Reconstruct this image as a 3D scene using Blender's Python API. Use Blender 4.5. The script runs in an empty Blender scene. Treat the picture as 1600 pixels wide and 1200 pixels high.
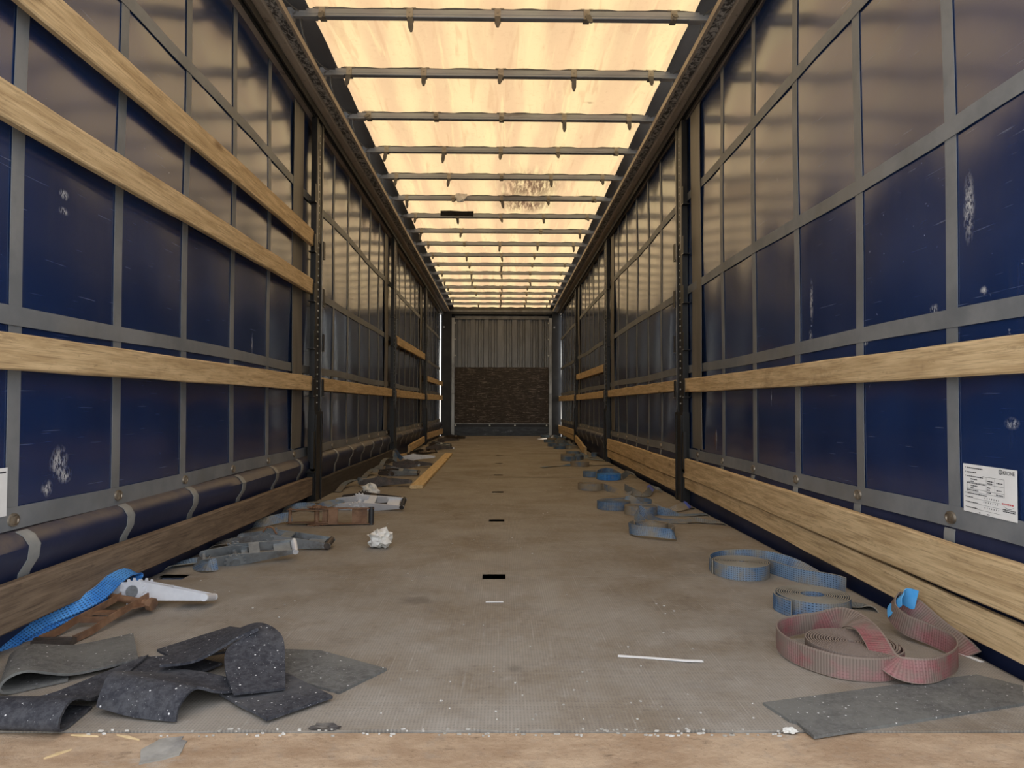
import bpy, bmesh, math, random
from mathutils import Vector, Matrix, noise as mnoise
PI = math.pi
RND = random.Random(7)
scene = bpy.context.scene
COL = scene.collection

# ------------------------------------------------------------------ camera
cam_d = bpy.data.cameras.new('camera'); cam = bpy.data.objects.new('camera', cam_d); COL.objects.link(cam)
scene.camera = cam
cam_d.sensor_width = 36.0; cam_d.lens = 36.0 * 1094.26 / 1600.0; cam_d.clip_start = 0.05; cam_d.clip_end = 500
YAW, PIT, ROL = 0.0147, 0.0312, 0.0023
_g = Vector((math.sin(YAW), math.cos(YAW), 0)); _r0 = Vector((math.cos(YAW), -math.sin(YAW), 0))
_f = _g * math.cos(PIT) + Vector((0, 0, math.sin(PIT))); _u0 = -_g * math.sin(PIT) + Vector((0, 0, math.cos(PIT)))
_r = _r0 * math.cos(ROL) + _u0 * math.sin(ROL); _u = -_r0 * math.sin(ROL) + _u0 * math.cos(ROL)
cam.matrix_world = Matrix(((_r.x, _u.x, -_f.x, 0.015), (_r.y, _u.y, -_f.y, 0.0), (_r.z, _u.z, -_f.z, 0.6408), (0, 0, 0, 1)))

# ------------------------------------------------------------------ world, sun, exposure
world = bpy.data.worlds.new('sky'); scene.world = world; world.use_nodes = True
wn = world.node_tree; bgn = wn.nodes['Background']
sky = wn.nodes.new('ShaderNodeTexSky'); sky.sky_type = 'NISHITA'; sky.sun_disc = False
sky.sun_elevation = math.radians(58); sky.sun_rotation = math.radians(20); sky.dust_density = 2.5; sky.air_density = 1.0
hz = wn.nodes.new('ShaderNodeMix'); hz.data_type = 'RGBA'; hz.inputs[0].default_value = 0.72; hz.inputs[7].default_value = (2.35, 2.30, 2.22, 1)   # thin bright cloud over the blue
wn.links.new(sky.outputs[0], hz.inputs[6]); wn.links.new(hz.outputs[2], bgn.inputs[0]); bgn.inputs[1].default_value = 0.80
sun_d = bpy.data.lights.new('sun_offscreen', 'SUN'); sun_d.energy = 9.0; sun_d.angle = math.radians(3); sun_d.color = (1.0, 0.95, 0.87)
sun = bpy.data.objects.new('sun_offscreen', sun_d); COL.objects.link(sun)
sun.rotation_euler = (math.radians(-30), math.radians(12), 0)     # high sun, a little towards the front of the trailer
sun.location = (0, 8, 12)
vs = scene.view_settings
vs.view_transform = 'Standard'; vs.look = 'None'; vs.gamma = 1.0; vs.use_curve_mapping = False; vs.exposure = 0.2
try:
    scene.cycles.max_bounces = 10; scene.cycles.diffuse_bounces = 5; scene.cycles.glossy_bounces = 4
    scene.cycles.sample_clamp_indirect = 6.0
except Exception: pass

# ------------------------------------------------------------------ mesh helpers
class MB:
    def __init__(s): s.v = []; s.f = []; s.uv = {}
    def add(s, vs, fs, uvs=None):
        b = len(s.v); s.v += [tuple(p) for p in vs]
        for i, f in enumerate(fs):
            if uvs: s.uv[len(s.f)] = uvs[i]
            s.f.append(tuple(b + k for k in f))
        return s
    def box(s, a, b):
        x0, y0, z0 = a; x1, y1, z1 = b
        vs = [(x0,y0,z0),(x1,y0,z0),(x1,y1,z0),(x0,y1,z0),(x0,y0,z1),(x1,y0,z1),(x1,y1,z1),(x0,y1,z1)]
        return s.add(vs, [(3,2,1,0),(4,5,6,7),(0,1,5,4),(1,2,6,5),(2,3,7,6),(3,0,4,7)])
    def cbox(s, c, d): return s.box([c[i]-d[i]/2 for i in range(3)], [c[i]+d[i]/2 for i in range(3)])
    def prism(s, poly, axis, a, b):
        """poly: 2-D loop; axis 0/1/2 extrusion axis; the other two axes in order."""
        n = len(poly)
        def P(p, t):
            q = [p[0], p[1]]; q.insert(axis, t); return tuple(q)
        vs = [P(p, a) for p in poly] + [P(p, b) for p in poly]
        fs = [tuple(range(n-1, -1, -1)), tuple(range(n, 2*n))] + [(i, (i+1) % n, n+(i+1) % n, n+i) for i in range(n)]
        return s.add(vs, fs)
    def tube(s, path, r, n=8, cap=True):
        path = [Vector(p) for p in path]; rings = []; m = len(path)
        up = Vector((0, 0, 1))
        for i, p in enumerate(path):
            t = (path[min(i+1, m-1)] - path[max(i-1, 0)])
            t = t.normalized() if t.length > 1e-9 else Vector((1, 0, 0))
            a = t.cross(up)
            if a.length < 1e-3: a = t.cross(Vector((1, 0, 0)))
            a.normalize(); b = a.cross(t)
            rr = r[i] if isinstance(r, (list, tuple)) else r
            rings.append([p + (a*math.cos(k*2*PI/n) + b*math.sin(k*2*PI/n))*rr for k in range(n)])
        vs = [q for g in rings for q in g]; fs = []
        for i in range(m-1):
            for k in range(n):
                fs.append((i*n+k, i*n+(k+1) % n, (i+1)*n+(k+1) % n, (i+1)*n+k))
        if cap: fs += [tuple(range(n-1, -1, -1)), tuple((m-1)*n+k for k in range(n))]
        return s.add(vs, fs)
    def ribbon(s, st, w, th, u0=0.0):
        """st: list of (pos, widthdir); a band of webbing, width w, thickness th, uv in metres."""
        m = len(st); vs = []; us = [u0]
        P = [Vector(a) for a, _ in st]
        for i in range(1, m): us.append(us[-1] + (P[i]-P[i-1]).length)
        for i in range(m):
            t = P[min(i+1, m-1)] - P[max(i-1, 0)]
            t = t.normalized() if t.length > 1e-9 else Vector((1, 0, 0))
            d = Vector(st[i][1]); d = d - t*d.dot(t); d = d.normalized() if d.length > 1e-6 else Vector((0, 0, 1))
            nn = t.cross(d).normalized()
            for (a, b) in ((-1, -1), (1, -1), (1, 1), (-1, 1)):
                vs.append(P[i] + d*(a*w/2) + nn*(b*th/2))
        fs = []; uvs = []
        vv = [0, w, w, 0]
        for i in range(m-1):
            for k in range(4):
                k2 = (k+1) % 4
                fs.append((i*4+k, i*4+k2, (i+1)*4+k2, (i+1)*4+k))
                uvs.append([(us[i], vv[k]), (us[i], vv[k2]), (us[i+1], vv[k2]), (us[i+1], vv[k])])
        fs += [(3,2,1,0), tuple((m-1)*4+k for k in range(4))]
        uvs += [[(us[0], 0)]*4, [(us[-1], 0)]*4]
        s.add(vs, fs, uvs); return us[-1]
    def build(s, name, mat, parent=None, loc=None, smooth=False, rot=None):
        me = bpy.data.meshes.new(name); me.from_pydata(s.v, [], s.f)
        if s.uv:
            l = me.uv_layers.new(name='UVMap')
            for pi, p in enumerate(me.polygons):
                if pi in s.uv:
                    for k, li in enumerate(p.loop_indices): l.data[li].uv = s.uv[pi][k]
        bm = bmesh.new(); bm.from_mesh(me); bmesh.ops.recalc_face_normals(bm, faces=bm.faces); bm.to_mesh(me); bm.free()
        if smooth:
            for p in me.polygons: p.use_smooth = True
            try: me.set_sharp_from_angle(angle=math.radians(smooth if smooth is not True else 40))
            except Exception: pass
        me.materials.append(mat)
        o = bpy.data.objects.new(name, me); COL.objects.link(o)
        if parent: o.parent = parent
        if loc is not None: o.location = loc
        if rot is not None: o.rotation_euler = rot
        return o
def tag(o, label=None, cat=None, group=None, kind=None):
    if label: o['label'] = label
    if cat: o['category'] = cat
    if group: o['group'] = group
    if kind: o['kind'] = kind
    return o
def empty(name, loc=(0, 0, 0), rz=0.0):
    o = bpy.data.objects.new(name, None); COL.objects.link(o); o.location = loc; o.rotation_euler = (0, 0, rz)
    o.empty_display_size = 0.05
    return o
def copy_obj(o, parent, loc=None, rot=None):
    c = o.copy(); COL.objects.link(c); c.parent = parent
    if loc is not None: c.location = loc
    if rot is not None: c.rotation_euler = rot
    return c
def catmull(pts, seg=8):
    """pts: list of tuples of any length; smooth resample"""
    P = [tuple(map(float, p)) for p in pts]; out = []
    n = len(P)
    for i in range(n-1):
        a, b, c, d = P[max(i-1, 0)], P[i], P[i+1], P[min(i+2, n-1)]
        for k in range(seg):
            t = k/seg
            out.append(tuple(0.5*((2*b[j]) + (-a[j]+c[j])*t + (2*a[j]-5*b[j]+4*c[j]-d[j])*t*t + (-a[j]+3*b[j]-3*c[j]+d[j])*t**3) for j in range(len(b))))
    out.append(P[-1]); return out
def strap_path(pts, seg=8):
    """pts (x,y,z[,wx,wy,wz]) -> stations for ribbon"""
    q = [tuple(p) + ((0, 0, 1) if len(p) == 3 else ()) for p in pts]
    return [((p[0], p[1], p[2]), (p[3], p[4], p[5])) for p in catmull(q, seg)]
def circle(cx, cy, r, n=16, a0=0, a1=2*PI):
    return [(cx+r*math.cos(a0+(a1-a0)*k/n), cy+r*math.sin(a0+(a1-a0)*k/n)) for k in range(n)]

# ------------------------------------------------------------------ material helpers
class NT:
    def __init__(s, name):
        s.m = bpy.data.materials.new(name); s.m.use_nodes = True; s.t = s.m.node_tree
        s.b = s.t.nodes['Principled BSDF']; s.out = s.t.nodes['Material Output']
        s.b.inputs['Specular IOR Level'].default_value = 0.5
    def n(s, typ, **kw):
        x = s.t.nodes.new(typ)
        for k, v in kw.items(): setattr(x, k, v)
        return x
    def set(s, sock, v):
        if isinstance(v, (int, float)): sock.default_value = v
        elif isinstance(v, tuple): sock.default_value = v if len(v) == len(sock.default_value) else (*v, 1.0)
        else: s.t.links.new(v, sock)
    def coord(s, kind='Object', scale=(1, 1, 1), rnd=False, loc=(0, 0, 0)):
        tc = s.n('ShaderNodeTexCoord'); mp = s.n('ShaderNodeMapping')
        mp.inputs['Scale'].default_value = scale; mp.inputs['Location'].default_value = loc
        v = tc.outputs[kind]
        if rnd:
            oi = s.n('ShaderNodeObjectInfo'); ad = s.n('ShaderNodeVectorMath', operation='MULTIPLY_ADD')
            cb = s.n('ShaderNodeCombineXYZ')
            for k, q in enumerate((17.3, 9.1, 5.7)):
                mm = s.math('MULTIPLY', oi.outputs['Random'], q); s.t.links.new(mm, cb.inputs[k])
            ad.inputs[1].default_value = (1, 1, 1); s.t.links.new(v, ad.inputs[0]); s.t.links.new(cb.outputs[0], ad.inputs[2]); v = ad.outputs[0]
        s.t.links.new(v, mp.inputs[0]); return mp.outputs[0]
    def math(s, op, a, b=0.0, c=0.0, clamp=False):
        x = s.n('ShaderNodeMath', operation=op, use_clamp=clamp)
        s.set(x.inputs[0], a); s.set(x.inputs[1], b); s.set(x.inputs[2], c); return x.outputs[0]
    def noise(s, vec, scale=5, detail=4, rough=0.55, dist=0.0):
        x = s.n('ShaderNodeTexNoise'); s.t.links.new(vec, x.inputs['Vector'])
        x.inputs['Scale'].default_value = scale; x.inputs['Detail'].default_value = detail
        x.inputs['Roughness'].default_value = rough; x.inputs['Distortion'].default_value = dist
        return x.outputs['Fac']
    def voro(s, vec, scale=5, feature='F1'):
        x = s.n('ShaderNodeTexVoronoi', feature=feature); s.t.links.new(vec, x.inputs['Vector']); x.inputs['Scale'].default_value = scale
        return x.outputs['Distance']
    def wave(s, vec, scale=5, dist=0, detail=2, direction='X', profile='SIN', dscale=1.0):
        x = s.n('ShaderNodeTexWave', bands_direction=direction, wave_profile=profile); s.t.links.new(vec, x.inputs['Vector'])
        x.inputs['Scale'].default_value = scale; x.inputs['Distortion'].default_value = dist; x.inputs['Detail'].default_value = detail
        x.inputs['Detail Scale'].default_value = dscale
        return x.outputs['Fac']
    def ramp(s, fac, a, b, lo=0.0, hi=1.0):
        """smooth map of fac from [a,b] to [lo,hi], clamped"""
        x = s.n('ShaderNodeMapRange', interpolation_type='SMOOTHSTEP', clamp=True); s.set(x.inputs[0], fac)
        for i, v in enumerate((a, b, lo, hi)): x.inputs[1+i].default_value = v
        return x.outputs[0]
    def mix(s, fac, a, b, blend='MIX'):
        x = s.n('ShaderNodeMix', data_type='RGBA', blend_type=blend); s.set(x.inputs[0], fac); s.set(x.inputs[6], a); s.set(x.inputs[7], b)
        return x.outputs[2]
    def sep(s, v):
        x = s.n('ShaderNodeSeparateXYZ'); s.t.links.new(v, x.inputs[0]); return x.outputs
    def blob(s, v, c, r, edge=0.5):
        """soft ellipse mask around c with radii r in the coords of v"""
        x = s.n('ShaderNodeVectorMath', operation='SUBTRACT'); s.t.links.new(v, x.inputs[0]); x.inputs[1].default_value = c
        y = s.n('ShaderNodeVectorMath', operation='DIVIDE'); s.t.links.new(x.outputs[0], y.inputs[0]); y.inputs[1].default_value = r
        l = s.n('ShaderNodeVectorMath', operation='LENGTH'); s.t.links.new(y.outputs[0], l.inputs[0])
        return s.ramp(l.outputs['Value'], 1.0, edge, 0.0, 1.0)
    def bump(s, h, strength=0.3, dist=0.01, prev=None):
        x = s.n('ShaderNodeBump'); s.set(x.inputs['Height'], h); x.inputs['Strength'].default_value = strength; x.inputs['Distance'].default_value = dist
        if prev: s.t.links.new(prev, x.inputs['Normal'])
        return x.outputs[0]
    def done(s, color=None, rough=None, metal=None, normal=None, spec=None):
        if color is not None: s.set(s.b.inputs['Base Color'], color)
        if rough is not None: s.set(s.b.inputs['Roughness'], rough)
        if metal is not None: s.set(s.b.inputs['Metallic'], metal)
        if normal is not None: s.t.links.new(normal, s.b.inputs['Normal'])
        if spec is not None: s.set(s.b.inputs['Specular IOR Level'], spec)
        return s.m
def simple(name, c1, c2, scale=6, rough=0.6, metal=0.0, bump=0.15, bscale=40, stretch=(1, 1, 1), dirt=None, rnd=True, spec=0.5, dlev=(0.5, 0.75)):
    t = NT(name); v = t.coord('Object', stretch, rnd)
    f = t.noise(v, scale, 5, 0.6); c = t.mix(t.ramp(f, 0.3, 0.7), c1, c2)
    if dirt: c = t.mix(t.ramp(t.noise(v, scale*0.45, 6, 0.7), dlev[0], dlev[1]), c, dirt)
    nb = t.bump(t.noise(v, bscale, 3), bump, 0.004)
    return t.done(c, rough, metal, nb, spec)

# ---- materials
def wood_mat(name, c1, c2, dark, knot, rough=0.75):
    t = NT(name); v = t.coord('Object', (1, 1, 1), True); vs_ = t.coord('Object', (0.9, 11, 11), True)
    g = t.noise(vs_, 4.0, 6, 0.6, 0.4); fine = t.noise(t.coord('Object', (3, 90, 90), True), 2.5, 3, 0.6)
    c = t.mix(t.ramp(g, 0.32, 0.68), c1, c2)
    c = t.mix(t.math('MULTIPLY', t.ramp(fine, 0.47, 0.70), 0.5), c, dark); c = t.mix(t.math('MULTIPLY', t.ramp(t.noise(t.coord('Object', (7, 30, 30), True), 2.0, 5, 0.75), 0.56, 0.70), 0.45), c, dark)
    k = t.voro(t.coord('Object', (2.1, 5.5, 5.5), True), 1.0)
    kr = t.math('MULTIPLY', t.ramp(k, 0.16, 0.03), 0.75); c = t.mix(kr, c, knot)
    st = t.ramp(t.noise(v, 3.1, 6, 0.75), 0.56, 0.74); c = t.mix(t.math('MULTIPLY', st, 0.45), c, dark)
    n1 = t.bump(g, 0.25, 0.004); n1 = t.bump(fine, 0.4, 0.002, n1)
    return t.done(c, rough, 0, n1, 0.3)
M = {}
M['wood'] = wood_mat('pale_plank_wood', (0.50, 0.345, 0.180), (0.72, 0.53, 0.30), (0.22, 0.14, 0.07), (0.16, 0.085, 0.035))
M['wood_old'] = wood_mat('weathered_wood', (0.15, 0.105, 0.07), (0.25, 0.18, 0.12), (0.055, 0.04, 0.03), (0.05, 0.03, 0.02), 0.85)
M['wood_new'] = wood_mat('fresh_batten_wood', (0.66, 0.46, 0.23), (0.78, 0.58, 0.32), (0.42, 0.27, 0.12), (0.25, 0.14, 0.06))
M['wood_dark'] = wood_mat('black_stained_board', (0.045, 0.036, 0.030), (0.075, 0.06, 0.048), (0.02, 0.017, 0.015), (0.02, 0.015, 0.01), 0.7)

def floor_mat():
    t = NT('coated_plywood_floor'); v = t.coord('Object', (1, 1, 1))
    big = t.noise(v, 1.3, 5, 0.6); mid = t.noise(v, 6.5, 6, 0.7)
    c = t.mix(t.ramp(big, 0.3, 0.7), (0.222, 0.178, 0.129), (0.288, 0.240, 0.185))
    c = t.mix(t.math('MULTIPLY', t.ramp(mid, 0.52, 0.72), 0.55), c, (0.42, 0.365, 0.30))
    c = t.mix(t.math('MULTIPLY', t.ramp(t.noise(t.coord('Object', (5, 1.1, 1)), 3.0, 5, 0.7), 0.52, 0.72), 0.42), c, (0.15, 0.112, 0.082))
    fin = t.noise(v, 48, 5, 0.8); c = t.mix(t.math('MULTIPLY', t.ramp(fin, 0.52, 0.74), 0.65), c, (0.36, 0.33, 0.285)); c = t.mix(t.math('MULTIPLY', t.ramp(fin, 0.48, 0.26), 0.7), c, (0.085, 0.068, 0.055))
    c = t.mix(t.math('MULTIPLY', t.ramp(t.noise(t.coord('Object', (1.3, 2.0, 1), loc=(5, 2, 0)), 3.3, 6, 0.75), 0.56, 0.66), 0.4), c, (0.15, 0.12, 0.095))
    # dust in patches over the whole floor
    sy = t.sep(v)
    dust = t.ramp(t.noise(v, 2.6, 5, 0.65), 0.30, 0.62); c = t.mix(t.math('MULTIPLY', dust, 0.42), c, (0.37, 0.35, 0.312))
    # round stains and pale patches
    for cx, cy, rx, ry, col, a in ((-0.26, 2.33, 0.07, 0.05, (0.07, 0.055, 0.045), 0.6), (0.60, 1.98, 0.10, 0.065, (0.42, 0.39, 0.34), 0.55), (0.18, 2.45, 0.06, 0.22, (0.40, 0.37, 0.32), 0.4),
                                   (-0.9, 2.03, 0.12, 0.07, (0.37, 0.33, 0.27), 0.5), (0.05, 1.73, 0.025, 0.03, (0.07, 0.06, 0.05), 0.5), (0.9, 3.0, 0.25, 0.18, (0.10, 0.08, 0.065), 0.35), (0.95, 2.05, 0.3, 0.12, (0.10, 0.08, 0.065), 0.3),
                                   (0.55, 8.6, 0.35, 0.18, (0.40, 0.33, 0.22), 0.4), (0.35, 6.3, 0.5, 0.08, (0.05, 0.04, 0.03), 0.5), (-0.2, 12.0, 0.5, 0.3, (0.07, 0.05, 0.035), 0.4)):
        wob = t.n('ShaderNodeVectorMath', operation='ADD'); nz = t.n('ShaderNodeTexNoise'); t.t.links.new(v, nz.inputs['Vector']); nz.inputs['Scale'].default_value = 16; nz.inputs['Detail'].default_value = 5
        sc = t.n('ShaderNodeVectorMath', operation='MULTIPLY'); t.t.links.new(nz.outputs['Color'], sc.inputs[0]); sc.inputs[1].default_value = (rx*1.5, ry*1.5, 0)
        t.t.links.new(v, wob.inputs[0]); t.t.links.new(sc.outputs[0], wob.inputs[1])
        c = t.mix(t.math('MULTIPLY', t.blob(wob.outputs[0], (cx+rx*0.75, cy+ry*0.75, 0), (rx*1.15, ry*1.15, 9), 0.25), a*0.8), c, col)
    # long fine scratches in several directions
    for ang, sc_, th in ((0.5, 3.0, 0.70), (-0.35, 4.3, 0.705), (1.25, 3.6, 0.70), (0.05, 2.2, 0.70), (-1.1, 3.3, 0.705), (0.8, 5.0, 0.70)):
        mp = t.n('ShaderNodeMapping'); tc = t.n('ShaderNodeTexCoord'); t.t.links.new(tc.outputs['Object'], mp.inputs[0])
        mp.inputs['Rotation'].default_value = (0, 0, ang); mp.inputs['Scale'].default_value = (95, 2.4, 1)
        s_ = t.ramp(t.noise(mp.outputs[0], sc_*0.55, 2, 0.5), th-0.02, th+0.05)
        c = t.mix(t.math('MULTIPLY', s_, 0.36), c, (0.45, 0.42, 0.37))
    # crumbs of pale dirt
    c = t.mix(t.math('MULTIPLY', t.ramp(t.voro(v, 19), 0.05, 0.025), 0.6), c, (0.50, 0.46, 0.40))
    # anti-slip wire mesh relief
    mp = t.n('ShaderNodeMapping'); tc = t.n('ShaderNodeTexCoord'); t.t.links.new(tc.outputs['Object'], mp.inputs[0]); mp.inputs['Rotation'].default_value = (0, 0, 0.0)
    g1 = t.wave(mp.outputs[0], 42, 0, 0, 'X'); g2 = t.wave(mp.outputs[0], 42, 0, 0, 'Y')
    grid = t.math('MULTIPLY', g1, g2)
    c = t.mix(t.math('MULTIPLY', t.ramp(grid, 0.25, 0.75), 0.42), c, (0.12, 0.108, 0.092))
    n1 = t.bump(grid, 0.2, 0.0015); n1 = t.bump(mid, 0.25, 0.004, n1)
    return t.done(c, t.ramp(mid, 0.3, 0.7, 0.55, 0.8), 0, n1, 0.35)
M['floor'] = floor_mat()
M['sill'] = None
def sill_mat():
    t = NT('rusty_sill_plate'); v = t.coord('Object', (1, 1, 1))
    a = t.noise(t.coord('Object', (1, 2.2, 1)), 5, 7, 0.7); b = t.noise(v, 22, 5, 0.7)
    c = t.mix(t.ramp(a, 0.32, 0.68), (0.34, 0.225, 0.135), (0.52, 0.38, 0.25)); c = t.mix(t.math('MULTIPLY', t.ramp(b, 0.5, 0.75), 0.6), c, (0.34, 0.27, 0.20)); c = t.mix(t.math('MULTIPLY', t.ramp(t.noise(v, 70, 4, 0.8), 0.55, 0.75), 0.5), c, (0.14, 0.085, 0.05))
    c = t.mix(t.ramp(t.noise(t.coord('Object', (1, 2, 1), loc=(4, 0, 0)), 3.2, 6, 0.7), 0.57, 0.7), c, (0.42, 0.36, 0.29))
    c = t.mix(t.math('MULTIPLY', t.ramp(t.noise(t.coord('Object', (1, 1.6, 1), loc=(9, 3, 0)), 6.2, 6, 0.7), 0.6, 0.72), 0.8), c, (0.12, 0.08, 0.05))
    return t.done(c, 0.85, 0, t.bump(t.noise(v, 45, 6, 0.75), 0.9, 0.006), 0.25)
M['sill'] = sill_mat()
def curtain_mat(side):
    t = NT('blue_pvc_curtain_' + ('left' if side < 0 else 'right')); v = t.coord('Object', (1, 1, 1))
    f = t.noise(v, 1.6, 4, 0.6); c = t.mix(t.ramp(f, 0.3, 0.7), (0.0065, 0.021, 0.080), (0.012, 0.034, 0.118))
    # dirt wiped in vertical and horizontal streaks
    c = t.mix(t.math('MULTIPLY', t.ramp(t.noise(t.coord('Object', (1, 14, 1.2)), 2.4, 5, 0.7), 0.50, 0.80), 0.35), c, (0.045, 0.055, 0.10))
    for ang, sc_, th in ((0.15, 1.6, 0.72), (1.45, 1.4, 0.725), (0.9, 1.2, 0.735)):
        mp = t.n('ShaderNodeMapping'); tc = t.n('ShaderNodeTexCoord'); t.t.links.new(tc.outputs['Object'], mp.inputs[0])
        mp.inputs['Rotation'].default_value = (ang, 0, 0); mp.inputs['Scale'].default_value = (1, 3.2, 110)
        c = t.mix(t.math('MULTIPLY', t.ramp(t.noise(mp.outputs[0], sc_, 2, 0.5), th-0.01, th+0.05), 0.38), c, (0.26, 0.29, 0.37))
    sp = t.math('MULTIPLY', t.ramp(t.noise(v, 38, 4, 0.75), 0.68, 0.73), t.ramp(t.noise(v, 3.0, 3, 0.6), 0.52, 0.64))
    c = t.mix(sp, c, (0.5, 0.52, 0.58))
    marks = ([(2.82, 1.07, 0.018, 0.115), (2.83, 0.93, 0.022, 0.03), (2.02, 0.925, 0.03, 0.02), (1.80, 0.945, 0.02, 0.014), (1.71, 0.60, 0.03, 0.018), (4.1, 0.45, 0.02, 0.09), (3.25, 0.68, 0.01, 0.05), (2.4, 0.86, 0.02, 0.012), (1.86, 1.18, 0.03, 0.12)]
             if side > 0 else [(2.10, 1.27, 0.03, 0.02), (2.10, 1.22, 0.03, 0.015), (2.10, 0.47, 0.05, 0.06), (2.13, 0.43, 0.04, 0.03), (2.05, 0.40, 0.03, 0.03), (3.7, 0.95, 0.012, 0.1)])
    wn_ = t.noise(t.coord('Object', (1, 1.6, 0.7)), 70, 5, 0.8)
    for (my, mz, ry, rz) in marks:
        m_ = t.math('MULTIPLY', t.blob(v, (side*1.285, my, mz), (1, ry, rz), 0.0), t.ramp(wn_, 0.46, 0.56))
        c = t.mix(m_, c, (0.62, 0.62, 0.62))
    if side > 0:
        c = t.mix(t.math('MULTIPLY', t.blob(v, (1.285, 4.12, 0.44), (1, 0.02, 0.09), 0.3), 0.7), c, (0.16, 0.07, 0.035))
    w = t.math('ADD', t.wave(v, 95, 0, 0, 'Y'), t.wave(v, 95, 0, 0, 'Z'))
    n1 = t.bump(w, 0.015, 0.001); n1 = t.bump(t.noise(t.coord('Object', (1, 3.0, 1.0)), 2.2, 4, 0.55), 0.10, 0.012, n1)
    n1 = t.bump(t.noise(t.coord('Object', (1, 30, 2.0)), 2.0, 4, 0.6), 0.05, 0.002, n1)
    mot = t.noise(v, 26, 6, 0.8); c = t.mix(t.math('MULTIPLY', t.ramp(mot, 0.58, 0.80), 0.22), c, (0.10, 0.11, 0.16))
    t.b.inputs['Coat Weight'].default_value = 0.6; t.b.inputs['Coat Roughness'].default_value = 0.12; t.b.inputs['Coat IOR'].default_value = 1.55
    t.b.inputs['Coat Tint'].default_value = (1, 1, 1, 1)
    return t.done(c, t.ramp(f, 0.3, 0.7, 0.17, 0.22), 0, n1, 0.8)
M['curtain_l'] = curtain_mat(-1); M['curtain_r'] = curtain_mat(1)
def webbing_strip_mat():
    t = NT('grey_webbing_strip'); v = t.coord('Object', (1, 1, 1)); f = t.noise(v, 4, 5, 0.65)
    c = t.mix(t.ramp(f, 0.3, 0.7), (0.145, 0.155, 0.165), (0.225, 0.23, 0.235)); c = t.mix(t.math('MULTIPLY', t.ramp(t.noise(v, 1.2, 4, 0.6), 0.5, 0.7), 0.5), c, (0.16, 0.145, 0.12))
    w = t.math('ADD', t.wave(v, 130, 0, 0, 'Y'), t.wave(v, 130, 0, 0, 'Z'))
    return t.done(c, 0.5, 0, t.bump(w, 0.12, 0.001), 0.5)
M['strip'] = webbing_strip_mat()
def hem_mat():
    t = NT('dusty_hem_roll'); v = t.coord('Object', (1, 1, 1)); f = t.noise(v, 3, 5, 0.65)
    c = t.mix(t.ramp(f, 0.3, 0.7), (0.012, 0.018, 0.05), (0.022, 0.03, 0.075))
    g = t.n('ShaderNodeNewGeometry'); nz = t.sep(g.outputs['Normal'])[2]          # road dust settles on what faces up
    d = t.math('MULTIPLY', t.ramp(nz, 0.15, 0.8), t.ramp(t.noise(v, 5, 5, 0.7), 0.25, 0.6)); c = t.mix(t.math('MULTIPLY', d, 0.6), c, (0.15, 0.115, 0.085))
    return t.done(c, 0.45, 0, t.bump(t.noise(v, 14, 4), 0.25, 0.006), 0.5)
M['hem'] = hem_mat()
M['band'] = simple('pale_roll_band', (0.20, 0.205, 0.20), (0.30, 0.30, 0.285), 6, 0.45, dirt=(0.16, 0.13, 0.10))
M['eyelet'] = simple('worn_eyelet', (0.22, 0.17, 0.12), (0.42, 0.36, 0.28), 30, 0.4, 0.7, dirt=(0.10, 0.07, 0.05))
M['flap'] = simple('grey_gap_flap', (0.13, 0.115, 0.095), (0.19, 0.17, 0.14), 3, 0.45, stretch=(1, 4, 0.6))
M['post'] = simple('black_pillar_steel', (0.008, 0.008, 0.008), (0.024, 0.022, 0.021), 9, 0.42, 0.2, dirt=(0.075, 0.058, 0.046), stretch=(1, 1, 0.35), dlev=(0.55, 0.75))
M['post_edge'] = simple('worn_steel_edge', (0.30, 0.29, 0.27), (0.55, 0.53, 0.49), 14, 0.35, 0.8, dirt=(0.10, 0.075, 0.055))
M['hole_dot_bolt'] = simple('pale_hole_dot_and_bolt', (0.55, 0.54, 0.50), (0.7, 0.68, 0.64), 30, 0.4, 0.3)  # bulkhead bolts, and the pillars' hole dots with their light put in as colour
def rail_mat():
    t = NT('roof_rail_alloy'); v = t.coord('Object', (1, 1, 1)); f = t.noise(t.coord('Object', (6, 1, 6)), 3, 5, 0.65)
    c = t.mix(t.ramp(f, 0.3, 0.7), (0.42, 0.345, 0.265), (0.56, 0.47, 0.37)); c = t.mix(t.ramp(t.noise(v, 9, 5, 0.7), 0.58, 0.74), c, (0.16, 0.13, 0.10))
    return t.done(c, 0.5, 0.15, t.bump(t.noise(v, 40, 3), 0.15, 0.003), 0.5)
M['rail'] = rail_mat()
def emboss_mat():
    t = NT('crinkled_seal_strip'); v = t.coord('Object', (1, 0.6, 1)); f = t.noise(v, 42, 5, 0.7, 0.8)
    c = t.mix(t.ramp(f, 0.42, 0.60), (0.07, 0.065, 0.06), (0.62, 0.59, 0.54))
    return t.done(c, 0.5, 0.2, t.bump(f, 0.9, 0.012), 0.5)
M['emboss'] = emboss_mat()
M['dark'] = simple('dark_track', (0.02, 0.019, 0.018), (0.045, 0.042, 0.038), 8, 0.45, 0.3, dirt=(0.10, 0.085, 0.07))
M['galv'] = simple('galvanised_bow', (0.25, 0.26, 0.28), (0.36, 0.37, 0.39), 4, 0.45, 0.3, stretch=(0.6, 4, 4), dirt=(0.12, 0.10, 0.085), dlev=(0.55, 0.75))
M['clip'] = simple('tan_clip_strap', (0.27, 0.235, 0.19), (0.38, 0.34, 0.28), 20, 0.5, 0.3)
M['hook'] = simple('dark_hook_tongue', (0.06, 0.055, 0.05), (0.12, 0.105, 0.09), 20, 0.6)
M['cable'] = simple('grey_cable', (0.10, 0.10, 0.10), (0.2, 0.2, 0.19), 20, 0.5)
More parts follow.
